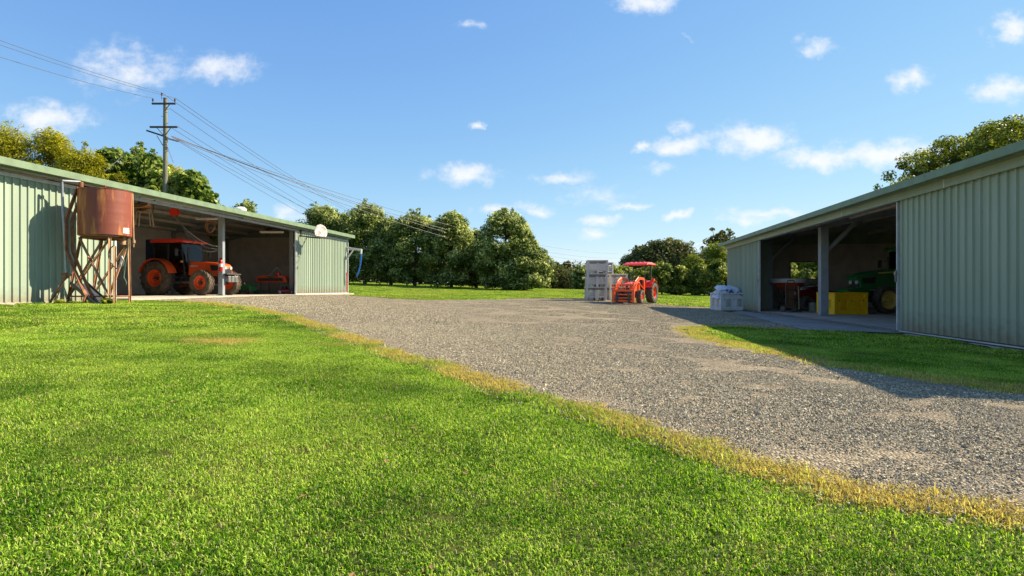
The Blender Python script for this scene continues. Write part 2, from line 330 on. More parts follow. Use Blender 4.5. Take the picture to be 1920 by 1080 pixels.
def sheet(name, poly, step, lift, m, grid_box=None, wob=0):
    P = []
    n = len(poly)
    for i in range(n):                   # subdivide the outline
        a = Vector(poly[i]); b = Vector(poly[(i+1) % n]); L = (b-a).length; k = max(1, int(L/(step*.6)))
        for j in range(k):
            p = a.lerp(b, j/k)
            if wob: p = p + Vector((random.uniform(-wob, wob), random.uniform(-wob, wob)))
            P.append((p.x, p.y))
    xs = [p[0] for p in P]; ys = [p[1] for p in P]
    gx, gy = np.meshgrid(np.arange(min(xs), max(xs), step), np.arange(min(ys), max(ys), step)); gx = gx.ravel(); gy = gy.ravel()
    k = inside(P, gx, gy); k &= edist(P+[P[0]], gx, gy) > step*.4
    pts = [Vector(p) for p in P] + [Vector(p) for p in zip(gx[k], gy[k])]
    nb = len(P); ed = [(i, (i+1) % nb) for i in range(nb)]
    V, E, Fc, _, _, _ = delaunay_2d_cdt(pts, ed, [], 0, 1e-5)
    cen = np.array([[sum(V[i].x for i in f)/len(f), sum(V[i].y for i in f)/len(f)] for f in Fc])
    keep = inside(P, cen[:, 0], cen[:, 1]); Va = np.array([(v.x, v.y) for v in V]); Z = gz(Va[:, 0], Va[:, 1])+lift
    mb = MB(); mb.v = [(a[0], a[1], z) for a, z in zip(Va, Z)]; mb.f = [tuple(f) for f, kk in zip(Fc, keep) if kk]
    o = mb.build(name, m, None, True); o.data.polygons.foreach_set('use_smooth', [True]*len(o.data.polygons)); return o

def groundmat(name, kind):
    m = bpy.data.materials.new(name); m.use_nodes = True; t = m.node_tree; N = t.nodes; L = t.links; b = N['Principled BSDF']
    b.inputs['Roughness'].default_value = .95; b.inputs['Specular IOR Level'].default_value = .2
    g = N.new('ShaderNodeNewGeometry')
    def noise(s, d=6, r=.65):
        n = N.new('ShaderNodeTexNoise'); n.inputs['Scale'].default_value = s; n.inputs['Detail'].default_value = d; n.inputs['Roughness'].default_value = r
        L.new(g.outputs['Position'], n.inputs['Vector']); return n.outputs[0]
    def ramp(src, stops):
        r = N.new('ShaderNodeValToRGB'); L.new(src, r.inputs[0]); e = r.color_ramp.elements
        e[0].position = stops[0][0]; e[0].color = (*stops[0][1], 1); e[1].position = stops[-1][0]; e[1].color = (*stops[-1][1], 1)
        for p, c in stops[1:-1]: k = e.new(p); k.color = (*c, 1)
        return r.outputs[0]
    def mixc(f, a, c, mode='MIX'):
        x = N.new('ShaderNodeMixRGB'); x.blend_type = mode
        for i, v in ((0, f), (1, a), (2, c)):
            if isinstance(v, (int, float)): x.inputs[i].default_value = v
            elif isinstance(v, tuple): x.inputs[i].default_value = (*v, 1)
            else: L.new(v, x.inputs[i])
        return x.outputs[0]
    bp = N.new('ShaderNodeBump')
    if kind == 'grass':
        c = ramp(noise(1.1), [(.3, (.05, .065, .012)), (.5, (.10, .12, .02)), (.72, (.22, .19, .05))])
        c2 = ramp(noise(30, 4), [(.3, (.4, .4, .35)), (.7, (1.15, 1.1, 1.0))])
        L.new(mixc(.8, c, c2, 'MULTIPLY'), b.inputs['Base Color']); L.new(noise(45, 5), bp.inputs['Height']); bp.inputs['Strength'].default_value = .9; bp.inputs['Distance'].default_value = .04
    else:
        v = N.new('ShaderNodeTexVoronoi'); v.inputs['Scale'].default_value = 60; L.new(g.outputs['Position'], v.inputs['Vector'])
        sx = N.new('ShaderNodeSeparateColor'); L.new(v.outputs['Color'], sx.inputs[0])
        c = ramp(sx.outputs[0], [(0, (.15, .125, .085)), (.4, (.26, .22, .15)), (.75, (.36, .305, .21)), (1, (.55, .475, .345))])
        big = ramp(noise(.35, 5), [(.32, (.72, .72, .74)), (.55, (1.0, .98, .95)), (.75, (1.22, 1.16, 1.05))])
        mid = ramp(noise(5, 5), [(.3, (.8, .8, .8)), (.7, (1.15, 1.13, 1.1))])
        c = mixc(1, mixc(1, c, big, 'MULTIPLY'), mid, 'MULTIPLY')
        L.new(c, b.inputs['Base Color'])
        hh = N.new('ShaderNodeMath'); hh.operation = 'MULTIPLY_ADD'; L.new(v.outputs['Distance'], hh.inputs[0]); hh.inputs[1].default_value = -1.2; L.new(noise(12, 5), hh.inputs[2])
        L.new(hh.outputs[0], bp.inputs['Height']); bp.inputs['Strength'].default_value = 1; bp.inputs['Distance'].default_value = .02
    L.new(bp.outputs[0], b.inputs['Normal']); return m
M_soil = groundmat('lawn_ground', 'grass'); M_gravel = groundmat('crushed_gravel', 'gravel')
def frange(a, b, s): return list(np.arange(a, b, s))
gxs = sorted(set([-1500, -700, -350, -180, -110, -80] + frange(-60, -24, 3) + frange(-24, 26, .5) + frange(26, 62, 3) + [80, 110, 180, 350, 700, 1500]))
gys = sorted(set([-300, -120, -60] + frange(-25, -1, 3) + frange(-1, 50, .5) + frange(50, 102, 2.5) + [120, 160, 240, 400, 800, 2000]))
GX, GY = np.meshgrid(gxs, gys); GZ = gz(GX, GY); nx = len(gxs); ny = len(gys)
for fp_, fl_ in (([wl_(-15.0, 9, .45), wl_(-15.0, 35.5, .45), wl_(-15.0, 35.5, -8.2), wl_(-15.0, 9, -8.2)], CZ-.325), ([wl_(6.78, 6.2, -.05), wl_(6.78, 27.8, -.05), wl_(6.78, 27.8, 9.7), wl_(6.78, 6.2, 9.7)], CZ-.92)):
    k_ = inside(fp_, GX, GY); GZ = np.where(k_, np.minimum(GZ, fl_-.15), GZ)      # cut and fill under the slabs
GZ = GZ - np.clip(np.hypot(GX, GY)-130, 0, 2000)*.004
mb = MB(); mb.v = list(zip(GX.ravel().tolist(), GY.ravel().tolist(), GZ.ravel().tolist()))
mb.f = [(j*nx+i, j*nx+i+1, (j+1)*nx+i+1, (j+1)*nx+i) for j in range(ny-1) for i in range(nx-1)]
me = bpy.data.meshes.new('lawn_ground'); me.from_pydata(mb.v, [], mb.f); me.materials.append(M_soil); me.polygons.foreach_set('use_smooth', [True]*len(me.polygons))
o = bpy.data.objects.new('ground', me); C.objects.link(o); tag(o, kind='structure')

XL, XR = -15.0, 6.78                     # where the two front wall lines cross Y=0
LF, RF = CZ-.325, CZ-.92                  # floor levels
lawn_edge = gpoly([(330,566),(400,569),(470,578),(540,592),(580,606),(640,627),(700,648),(760,668),(830,690),(900,708),(960,727),(1020,748),(1080,768),(1140,786),(1200,803),(1270,826),(1340,848),(1410,868),(1480,884),(1560,902),(1640,920),(1720,934),(1800,948),(1870,962),(1920,974)])
def ragged(line, amp, st=.12):
    out = []; r = random.Random(3); s = 0
    for (x0, y0), (x1, y1) in zip(line[:-1], line[1:]):
        L = math.hypot(x1-x0, y1-y0); k = max(1, int(L/st)); nx_, ny_ = (y1-y0)/L, -(x1-x0)/L
        for i in range(k):
            t = i/k; q = s+L*t; o_ = amp*(.5*math.sin(q*2.3)+.35*math.sin(q*5.1+1)+.3*math.sin(q*11.7+2)+r.uniform(-.25, .25))*min(1, .35+q*.04); out.append((x0+(x1-x0)*t+nx_*o_, y0+(y1-y0)*t+ny_*o_))
        s += L
    return out+[line[-1]]
lawn_edge = ragged(lawn_edge, .09)
lawn_edge += [(4.1, 1.95), (6, 1.3), (9, .2), (14, -2)]
tail = [(20, -2), (20, 1.5), (12, 3.6), (7.0, 4.5)]
strip_low = [(7.0, 4.5)] + gpoly([(1920,740),(1840,730),(1760,720),(1700,711),(1650,703),(1590,694),(1540,685),(1490,676),(1440,665),(1390,654),(1340,643),(1300,633),(1272,621)])
strip_up = gpoly([(1290,614),(1340,611),(1400,613),(1450,616),(1510,620)])
apron_out = gpoly([(1510,620),(1450,606),(1400,592),(1370,586)])
far_right = gpoly([(1330,577),(1290,575),(1235,571.5),(1180,565),(1140,561.5),(1095,561),(1030,560),(960,560.5),(880,562.5),(800,563),(730,560.5),(690,557),(655,555.5)])
lslab = [wl_(XL, 35.2, .45), wl_(XL, 29, .5), wl_(XL, 24, .5), wl_(XL, 20, .5), wl_(XL, 18.6, .5)]
gravel_poly = lawn_edge + tail + strip_low[1:] + strip_up + apron_out[1:] + far_right + lslab
gr = sheet('gravel_yard', gravel_poly, .5, .014, M_gravel, wob=.03); tag(gr, kind='structure')
apron_poly = apron_out + [wl_(XR, 25.2, -.02), wl_(XR, 12.0, -.02), wl_(XR, 12.0, -.4)] 
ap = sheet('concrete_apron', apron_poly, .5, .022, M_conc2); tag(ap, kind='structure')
slab_poly = [wl_(XL, 17.9, .0), wl_(XL, 35.3, .0), wl_(XL, 35.3, .45), wl_(XL, 29, .5), wl_(XL, 18.0, .5)]

# ------------------------------------------------------------------ scatter of turf and stones (instances)
def patch_mesh(name, size, n, lmin, lmax, wid, m, lean=.9, seed=0):
    r = np.random.default_rng(seed)
    p = np.stack([r.uniform(-size/2, size/2, n), r.uniform(-size/2, size/2, n)], 1)
    L = r.uniform(lmin, lmax, n); az = r.uniform(0, 2*np.pi, n); ln = r.beta(2, 1.6, n)*lean
    dirh = np.stack([np.cos(az), np.sin(az)], 1); sd = np.stack([-np.sin(az), np.cos(az)], 1)*(wid*r.uniform(.6, 1.3, n))[:, None]*.5
    h1 = L*.55*np.cos(ln*.6); o1 = L*.5*np.sin(ln*.8); h2 = h1+L*.5*np.cos(ln*1.5+.2); o2 = o1+L*.55*np.sin(ln*1.6+.2)
    V = np.zeros((n, 5, 3))
    V[:, 0, :2] = p-sd; V[:, 1, :2] = p+sd; V[:, 0:2, 2] = -.01
    V[:, 2, :2] = p-sd+dirh*o1[:, None]; V[:, 3, :2] = p+sd+dirh*o1[:, None]; V[:, 2:4, 2] = h1[:, None]
    V[:, 4, :2] = p+dirh*o2[:, None]; V[:, 4, 2] = np.maximum(h2, .004)
    me = bpy.data.meshes.new(name); b = np.arange(n)*5
    quads = np.stack([b, b+1, b+3, b+2], 1).tolist(); tris = np.stack([b+2, b+3, b+4], 1).tolist()
    me.from_pydata(V.reshape(-1, 3).tolist(), [], quads+tris); me.materials.append(m)
    rv = r.uniform(0, 1, n); a = me.attributes.new('rnd', 'FLOAT', 'FACE'); a.data.foreach_set('value', np.concatenate([rv, rv]).astype(np.float32))
    me.polygons.foreach_set('use_smooth', [True]*len(me.polygons))
    return me
def stones_mesh(name, size, n, m, seed=0, smin=.004, smax=.014):
    r = np.random.default_rng(seed)
    base = np.array([(1,0,0),(-1,0,0),(0,1,0),(0,-1,0),(0,0,1),(0,0,-1)], float)
    faces = np.array([(0,2,4),(2,1,4),(1,3,4),(3,0,4),(2,0,5),(1,2,5),(3,1,5),(0,3,5)])
    V = np.zeros((n, 6, 3)); 
    for i in range(n):
        s = smin+(smax-smin)*r.beta(1.3, 3); q = Euler(r.uniform(0, 6.28, 3)).to_matrix(); q = np.array(q)
        v = (base*r.uniform(.6, 1.25, (6, 1))+r.uniform(-.25, .25, (6, 3)))*s*r.uniform(.6, 1.2, 3)
        V[i] = v @ q.T + (r.uniform(-size/2, size/2), r.uniform(-size/2, size/2), s*.3)
    fs = (faces[None]+(np.arange(n)*6)[:, None, None]).reshape(-1, 3)
    me = bpy.data.meshes.new(name); me.from_pydata(V.reshape(-1, 3).tolist(), [], fs.tolist()); me.materials.append(m)
    a = me.attributes.new('rnd', 'FLOAT', 'FACE'); a.data.foreach_set('value', np.repeat(r.uniform(0, 1, n), 8).astype(np.float32)); return me
def scatter(name, X, Y, S, meshes, dry=None, lift=0, label=None, cat=None):
    n = len(X); col = bpy.data.collections.new(name+'_source')
    for k, me in enumerate(meshes):
        ob = bpy.data.objects.new('%s_tuft' % name, me); col.objects.link(ob)
    Z = gz(X, Y)+lift; e = .2
    nxv = -(gz(X+e, Y)-gz(X-e, Y))/(2*e); nyv = -(gz(X, Y+e)-gz(X, Y-e))/(2*e)
    rot = np.zeros((n, 3)); ang = rng.uniform(0, 6.283, n)
    for i in range(n):
        q = Vector((0, 0, 1)).rotation_difference(Vector((nxv[i], nyv[i], 1))).to_matrix() @ Matrix.Rotation(ang[i], 3, 'Z'); rot[i] = q.to_euler()
    me = bpy.data.meshes.new(name); me.from_pydata(np.stack([X, Y, Z], 1).tolist(), [], [])
    a = me.attributes.new('rotv', 'FLOAT_VECTOR', 'POINT'); a.data.foreach_set('vector', rot.astype(np.float32).ravel())
    a = me.attributes.new('scl', 'FLOAT', 'POINT'); a.data.foreach_set('value', np.asarray(S, np.float32))
    a = me.attributes.new('pick', 'INT', 'POINT'); a.data.foreach_set('value', rng.integers(0, len(meshes), n).astype(np.int32))
    a = me.attributes.new('dry', 'FLOAT', 'POINT'); a.data.foreach_set('value', np.asarray(dry if dry is not None else np.zeros(n), np.float32))
    ob = bpy.data.objects.new(name, me); C.objects.link(ob)
    ng = bpy.data.node_groups.new(name+'_nodes', 'GeometryNodeTree')
    ng.interface.new_socket('Geometry', in_out='INPUT', socket_type='NodeSocketGeometry'); ng.interface.new_socket('Geometry', in_out='OUTPUT', socket_type='NodeSocketGeometry')
    gi = ng.nodes.new('NodeGroupInput'); go = ng.nodes.new('NodeGroupOutput'); ip = ng.nodes.new('GeometryNodeInstanceOnPoints'); ci = ng.nodes.new('GeometryNodeCollectionInfo')
    ci.inputs['Collection'].default_value = col; ci.inputs['Separate Children'].default_value = True; ci.inputs['Reset Children'].default_value = True
    def na(nm, ty):
        x = ng.nodes.new('GeometryNodeInputNamedAttribute'); x.data_type = ty; x.inputs[0].default_value = nm; return x.outputs[0]
    ip.inputs['Pick Instance'].default_value = True; L = ng.links
    L.new(gi.outputs[0], ip.inputs['Points']); L.new(ci.outputs[0], ip.inputs['Instance']); L.new(na('pick', 'INT'), ip.inputs['Instance Index'])
    L.new(na('rotv', 'FLOAT_VECTOR'), ip.inputs['Rotation']); L.new(na('scl', 'FLOAT'), ip.inputs['Scale']); L.new(ip.outputs[0], go.inputs[0])
    md = ob.modifiers.new('scatter', 'NODES'); md.node_group = ng
    tag(ob, label, cat, kind='stuff'); return ob
lshed_fp = [wl_(XL, 9, .1), wl_(XL, 35.4, .1), wl_(XL, 35.4, -9), wl_(XL, 9, -9)]
lfloor_fp = [wl_(XL, 17.9, .55), wl_(XL, 35.3, .5), wl_(XL, 35.3, -1), wl_(XL, 17.9, -1)]
rshed_fp = [wl_(XR, 5.9, -.12), wl_(XR, 27.9, -.12), wl_(XR, 27.9, 9.6), wl_(XR, 5.9, 9.6)]
apx = apron_poly
def lawn_mask(X, Y, mg):
    ok = np.ones(len(X), bool)
    for P in (gravel_poly, lshed_fp, lfloor_fp, rshed_fp, apx):
        ok &= ~(inside(P, X, Y)); 
    ok &= edist(lshed_fp+[lshed_fp[0]], X, Y) > mg*.6
    ok &= edist(rshed_fp+[rshed_fp[0]], X, Y) > mg*.6
    ok &= edist(gravel_poly+[gravel_poly[0]], X, Y) > mg
    return ok
def jgrid(x0, x1, y0, y1, st, j=.35):
    X, Y = np.meshgrid(np.arange(x0, x1, st), np.arange(y0, y1, st)); X = X.ravel()+rng.uniform(-j, j, X.size)*st; Y = Y.ravel()+rng.uniform(-j, j, Y.size)*st; return X, Y
dead = [(gp(425, 640), .5, .33), (gp(612, 647), .26, .2), (gp(1340, 632), .0001, .0001)]
def dryness(X, Y):
    d = edist(lawn_edge, X, Y); d2 = edist(strip_low+strip_up, X, Y)
    wd = .11+.13*np.sin(X*1.9)*np.sin(Y*1.3+1)+.08*np.sin(X*5.3+Y*4)
    w = np.exp(-(d/np.maximum(wd, .04))**2)*.95 + np.exp(-(d2/.22)**2)*.7
    w += .16*np.sin(X*1.3+np.sin(Y*.9)*2)*np.sin(Y*1.1+np.cos(X*.7)*2) + rng.uniform(-.08, .1, len(X))
    for (cx_, cy_), a, b in dead: w += 1.1*np.exp(-(((X-cx_)/a)**2+((Y-cy_)/b)**2)*1.2)
    return w
near_m = [patch_mesh('turf_tuft', .5, 3300, .008, .027, .0037, M_grass, 1.35, 10+k) for k in range(6)]
tuft_m = [patch_mesh('turf_tuft', .26, 200, .02, .05, .0048, M_grass, 1.25, 30+k) for k in range(4)]
mid_m = [patch_mesh('turf_tuft', 1.1, 3600, .02, .045, .0095, M_grass, 1.3, 50+k) for k in range(4)]
far_m = [patch_mesh('turf_tuft', 2.8, 4600, .03, .06, .026, M_grass, 1.2, 70+k) for k in range(4)]
def view(X, Y, pad=1.2): return np.abs(X) < .93*Y+pad
X, Y = jgrid(-12, 12, 1.2, 11.4, .34, .18); k = (np.hypot(X, Y) < 11.6) & view(X, Y) & lawn_mask(X, Y, .16); X, Y = X[k], Y[k]
scatter('lawn_grass', X, Y, 1.02+.22*np.sin(X*1.7+Y*.6)*np.sin(Y*2.1-X*.4)+rng.uniform(-.18, .18, len(X)), near_m, dryness(X, Y), label='short bright green lawn turf in the foreground', cat='grass')
X, Y = jgrid(-8, 8, 1.2, 9, .3, .5); k = view(X, Y) & lawn_mask(X, Y, .1) & (np.sin(X*2.1+Y)*np.sin(Y*1.7-X*.6)+rng.uniform(-.7, .7, len(X)) > .05); X, Y = X[k], Y[k]
scatter('lawn_tufts', X, Y, rng.uniform(.4, .85, len(X)), tuft_m, dryness(X, Y)-.1, label='slightly longer tufts standing out of the foreground lawn', cat='grass')
X, Y = jgrid(-22, 22, 1, 25, .8); k = (np.hypot(X, Y) > 10.9) & (np.hypot(X, Y) < 24) & view(X, Y, 3) & lawn_mask(X, Y, .42); X, Y = X[k], Y[k]
scatter('middle_lawn_grass', X, Y, rng.uniform(.9, 1.15, len(X)), mid_m, dryness(X, Y)+.06, label='mown lawn beyond the foreground, up to the sheds', cat='grass')
X, Y = jgrid(-26, 40, 20, 75, 2.1); k = (np.hypot(X, Y) > 23) & view(X, Y, 3) & lawn_mask(X, Y, 1.2); X, Y = X[k], Y[k]
scatter('far_field_grass', X, Y, rng.uniform(.9, 1.2, len(X)), far_m, dryness(X, Y)+.12, label='bright green mown field in front of the tree rows', cat='grass')
# dry, yellowed verge along the gravel and small infill next to every hard edge
def along(line, st, w, lo=-1, ymax=60):
    xs, ys = [], []
    for (x0, y0), (x1, y1) in zip(line[:-1], line[1:]):
        L = math.hypot(x1-x0, y1-y0); nn = int(L/st)+1
        for i in range(nn):
            t = random.random(); o_ = random.uniform(-w*.25, w)*1.0
            nxx, nyy = (y1-y0)/L, -(x1-x0)/L
            x = x0+(x1-x0)*t - nxx*0; xs.append(x0+(x1-x0)*t+nxx*o_*-lo); ys.append(y0+(y1-y0)*t+nyy*o_*-lo)
    return np.array(xs), np.array(ys)
X, Y = along(lawn_edge[:-3], .032, .17, -1); k = Y > 1
X, Y = X[k], Y[k]; dl = edist(lawn_edge, X, Y)
scatter('dry_verge_grass', X, Y, rng.uniform(.6, 1.15, len(X))*(1+Y*.02), tuft_m, 1.0-dl*2.4+.6*np.sin(X*2.7+Y)*np.sin(Y*3.1)+rng.uniform(-.55, .3, len(X)), label='yellow dying grass along the edge of the gravel', cat='grass')
# stones kicked into the verge and brown leaves dropped on the turf
X, Y = along(lawn_edge[:-3], .06, .3, -1); k = (Y > 1) & (Y < 14)
kick = [stones_mesh('stray_stone', .22, 9, None, 120+k_, .005, .014) for k_ in range(3)]
KX, KY = X[k], Y[k]
X, Y = jgrid(-7, 6, 2, 11, .8, .5); k = view(X, Y, .5) & lawn_mask(X, Y, .1); LX, LY = X[k], Y[k]
M_dl = mat('dead_leaf', (.30, .15, .06), .8, 0, (.16, .08, .035), 40)
dlm = []
for k_ in range(3):
    b = MB(); r_ = random.Random(k_)
    for q in range(2):
        c_ = Vector((r_.uniform(-.3, .3), r_.uniform(-.3, .3), r_.uniform(.018, .03))); a = r_.uniform(0, 6.28); l = r_.uniform(.014, .026); d_ = Vector((math.cos(a), math.sin(a), r_.uniform(-.2, .3)))*l; s_ = Vector((-math.sin(a), math.cos(a), r_.uniform(-.3, .3)))*l*.45
        b.add([c_-d_, c_+s_+Vector((0, 0, .004)), c_+d_, c_-s_+Vector((0, 0, .004))], [(0, 1, 2), (0, 2, 3)])
    dlm.append(b.mesh('dead_leaf', M_dl))
scatter('fallen_leaves', LX, LY, rng.uniform(.7, 1.2, len(LX)), dlm, label='small brown leaves fallen on the foreground lawn', cat='leaves')
X, Y = along((strip_low+strip_up), .07, .4, -1); k = ~inside(apx, X, Y)
scatter('dry_strip_edge', X[k], Y[k], rng.uniform(.8, 1.3, k.sum()), tuft_m, .75+rng.uniform(-.5, .4, k.sum()), label='yellowed rim of the grass strip before the right shed', cat='grass')
M_stone = mat('stone', (.3, .28, .25), .9); t_ = M_stone.node_tree; at = t_.nodes.new('ShaderNodeAttribute'); at.attribute_name = 'rnd'
rr = t_.nodes['Color Ramp']; t_.links.new(at.outputs['Fac'], rr.inputs[0]); rr.color_ramp.elements[0].position = 0; rr.color_ramp.elements[1].position = 1
rr.color_ramp.elements[0].color = (.15, .125, .08, 1); rr.color_ramp.elements[1].color = (.62, .53, .36, 1); kk = rr.color_ramp.elements.new(.6); kk.color = (.34, .29, .185, 1)
st_m = [stones_mesh('loose_stone', .6, 1900, M_stone, 90+k) for k in range(4)]
st_f = [stones_mesh('loose_stone', 1.2, 1300, M_stone, 95+k, .007, .019) for k in range(3)]
def rut(X, Y):                            # tyres have pressed two curved tracks along the yard
    c = edist([(9.5, 2.6), (6.2, 6), (3.6, 10), (1.8, 15), (.2, 21), (-3, 27), (-7, 31)], X, Y)
    return np.minimum(np.abs(c-.85), np.abs(c-2.6))*1.6-.75 + .35*np.sin(X*.8+1)*np.cos(Y*.55)
for m_ in kick: m_.materials.clear(); m_.materials.append(M_stone)
scatter('stray_stones', KX, KY, rng.uniform(.7, 1.2, len(KX)), kick, lift=.018, label='stray grey stones kicked into the yellow verge', cat='gravel')
X, Y = jgrid(-6, 12, 1.5, 12.5, .5); k = inside(gravel_poly, X, Y) & view(X, Y, 1.5) & (edist(lawn_edge, X, Y) > .2) & (edist(strip_low, X, Y) > .25) & (np.hypot(X, Y) < 12) & (rut(X, Y)+rng.uniform(-.3, .3, len(X)) > -.35); X, Y = X[k], Y[k]
scatter('gravel_stones', X, Y, rng.uniform(.85, 1.2, len(X)), st_m, lift=.012, label='loose grey crushed stone covering the near driveway', cat='gravel')
X, Y = jgrid(-12, 12, 8, 32, 1.0); k = inside(gravel_poly, X, Y) & view(X, Y, 1.5) & (edist(gravel_poly+[gravel_poly[0]], X, Y) > .5) & (np.hypot(X, Y) >= 11.6) & (rut(X, Y)+rng.uniform(-.4, .4, len(X)) > -.1); X, Y = X[k], Y[k]
scatter('far_gravel_stones', X, Y, rng.uniform(.85, 1.2, len(X)), st_f, lift=.012, label='loose grey crushed stone on the yard between the sheds', cat='gravel')
# ------------------------------------------------------------------ sheds
ANG = math.atan2(DY, DX)
SHW = .812
def rib_sheet(name, h, I, m, w=SHW, pitch=.203, up=True):
    prof = []; k = int(round(w/pitch))
    for i in range(k):
        b = i*pitch; prof += [(b, 0), (b+.078, 0), (b+.085, -.036), (b+.118, -.036), (b+.125, 0)]
    prof += [(k*pitch, 0)]; n = len(prof); vs = []
    for z in (0, h):
        for (x, y) in prof: vs.append((x, I*y, z) if up else (x, z*I, -y*1.0))
        for (x, y) in prof: vs.append((x, I*(y+.006), z) if up else (x, z*I, -(y+.006)))
    fs = []
    for i in range(n-1):
        fs += [(i, i+1, 2*n+i+1, 2*n+i), (n+i, 3*n+i, 3*n+i+1, n+i+1)]
        fs += [(2*n+i, 2*n+i+1, 3*n+i+1, 3*n+i), (i, n+i, n+i+1, i+1)]
    fs += [(0, 2*n, 3*n, n), (n-1, 2*n-1, 4*n-1, 3*n-1)]
    b = MB(); b.v = vs; b.f = fs; return b.mesh(name, m)
class Shed:
    def __init__(s, X0, s0, L, D, floor, I, eave, label, over):
        p = wl_(X0, s0); s.I = I; s.L = L; s.D = D; s.s0 = s0; s.X0 = X0; s.floor = floor; s.eave = eave; s.over = over
        s.e = thing('farm_shed', (p[0], p[1], floor), ANG, label, 'shed')
    def q(s, x, d, z): return (x, s.I*d, z)
    def w(s, x, d, z=0):                 # shed coordinates to world
        return Vector(s.q(x, d, z)) @ Matrix.Rotation(-ANG, 3, 'Z').to_3x3() if False else (Matrix.Rotation(ANG, 3, 'Z') @ Vector(s.q(x, d, z))) + s.e.location
    def bx(s, mb, x0, x1, d0, d1, z0, z1): return mb.bb(x0, x1, s.I*d0, s.I*d1, z0, z1)
    def part(s, name, m, boxes, bevel=0, parent=None):
        mb = MB(); [s.bx(mb, *b) for b in boxes]; return mb.build(name, m, parent or s.e, bevel=bevel)
    def sheets(s, x0, x1, d, z0, h, m, parent=None, name='wall_sheet'):
        key = (round(h, 3), m.name); me = s.__dict__.setdefault('cache', {}).get(key)
        if not me: me = rib_sheet(name, h, s.I, m); s.cache[key] = me
        n = int((x1-x0)/SHW+.01); 
        for i in range(n): inst(name, me, parent or s.e, s.q(x0+i*SHW, d+(.0012 if i % 2 else 0), z0))
        r = (x1-x0)-n*SHW
        if r > .1:
            k = int(r/.203); 
            if k: inst(name, rib_sheet(name, h, s.I, m, k*.203), parent or s.e, s.q(x0+n*SHW, d, z0))
            n2 = x0+n*SHW+k*.203
    def roof(s, m):
        a = R(9); run = s.D/2+s.over; L = run/math.cos(a)
        me = rib_sheet('roof_sheet', L+.02, 1, m, up=False)
        n = int(math.ceil((s.L+.3)/SHW))
        for i in range(n):
            x = -.15+i*SHW
            o = inst('roof_sheet', me, s.e, s.q(x, -s.over, s.eave), (a if s.I > 0 else math.pi-a, 0, 0)); 
            if s.I < 0: o.rotation_euler = (a, 0, math.pi); o.location = s.q(x+SHW, -s.over, s.eave)
            o = inst('roof_sheet', me, s.e, s.q(x+SHW, s.D+s.over, s.eave), (a, 0, math.pi))
            if s.I < 0: o.rotation_euler = (a, 0, 0); o.location = s.q(x, s.D+s.over, s.eave)
        zr = s.eave+run*math.tan(a); s.zr = zr
        mb = MB(); mb.prism([(-.25, -.03), (0, .03), (.25, -.03), (.25, -.045), (0, .012), (-.25, -.045)], -.2, s.L+.2)
        mb.v = [(y, s.I*(s.D/2)+x, zr+.03+z) for (x, y, z) in mb.v]; mb.build('ridge_cap', m, s.e)
    def zroof(s, d): return s.eave + (s.over + (d if d < s.D/2 else s.D-d))*math.tan(R(9)) - .04
    def frames(s, xs, m, colD, mcol, csx=.2, csd=.22):
        for x in xs:
            b = MB(); s.bx(b, x-.08, x+.08, s.D-.22, s.D-.06, 0, s.zroof(s.D)-.2); b.build('rear_column', m, s.e)
            mb = MB(); z0 = s.zroof(.0)-.16; zm = s.zroof(s.D/2)-.16
            mb.bar(s.q(x, -.2, z0-.02), s.q(x, s.D/2, zm), .09, .2); mb.bar(s.q(x, s.D/2, zm), s.q(x, s.D-.05, z0), .09, .2)
            mb.build('rafter', m, s.e)
            if colD is not None:
                h = s.zroof(colD)-.28; b = MB()
                s.bx(b, x-csx/2, x+csx/2, colD-csd/2, colD+csd/2, .012, h)
                c = b.build('column', mcol, s.e, bevel=.012)
                b = MB(); s.bx(b, x-csx/2-.045, x+csx/2+.045, colD-csd/2-.045, colD+csd/2+.045, 0, .012)
                for ax in (-1, 1):
                    for ay in (-1, 1): b.cyl(s.q(x+ax*(csx/2+.025), colD+ay*(csd/2+.025), .012), s.q(x+ax*(csx/2+.025), colD+ay*(csd/2+.025), .035), .012, n=6)
                b.build('base_plate', mcol, c)
                for sg in ():
                    b = MB(); b.bar(s.q(x+sg*.1, colD, h-.75), s.q(x+sg*.95, colD, h-.02), .06, .13); b.build('knee_brace', mcol, s.e)
                if s.I > 0: continue
                b = MB(); b.bar(s.q(x, colD+.1, h-.8), s.q(x, colD+1.0, s.zroof(colD+1)-.3), .06, .12); b.build('knee_brace', mcol, s.e)
    def purlins(s, m):
        for i in range(7):
            d = .3+i*(s.D-.6)/6; z = s.zroof(d)
            b = MB(); s.bx(b, .05, s.L-.05, d-.03, d+.03, z-.15, z-.012); b.build('purlin', m, s.e)
        for z in (1.1, 2.2):
            b = MB(); s.bx(b, .1, s.L-.1, s.D-.1, s.D-.045, z-.06, z+.06); b.build('wall_girt', m, s.e)
M_slab = M_conc
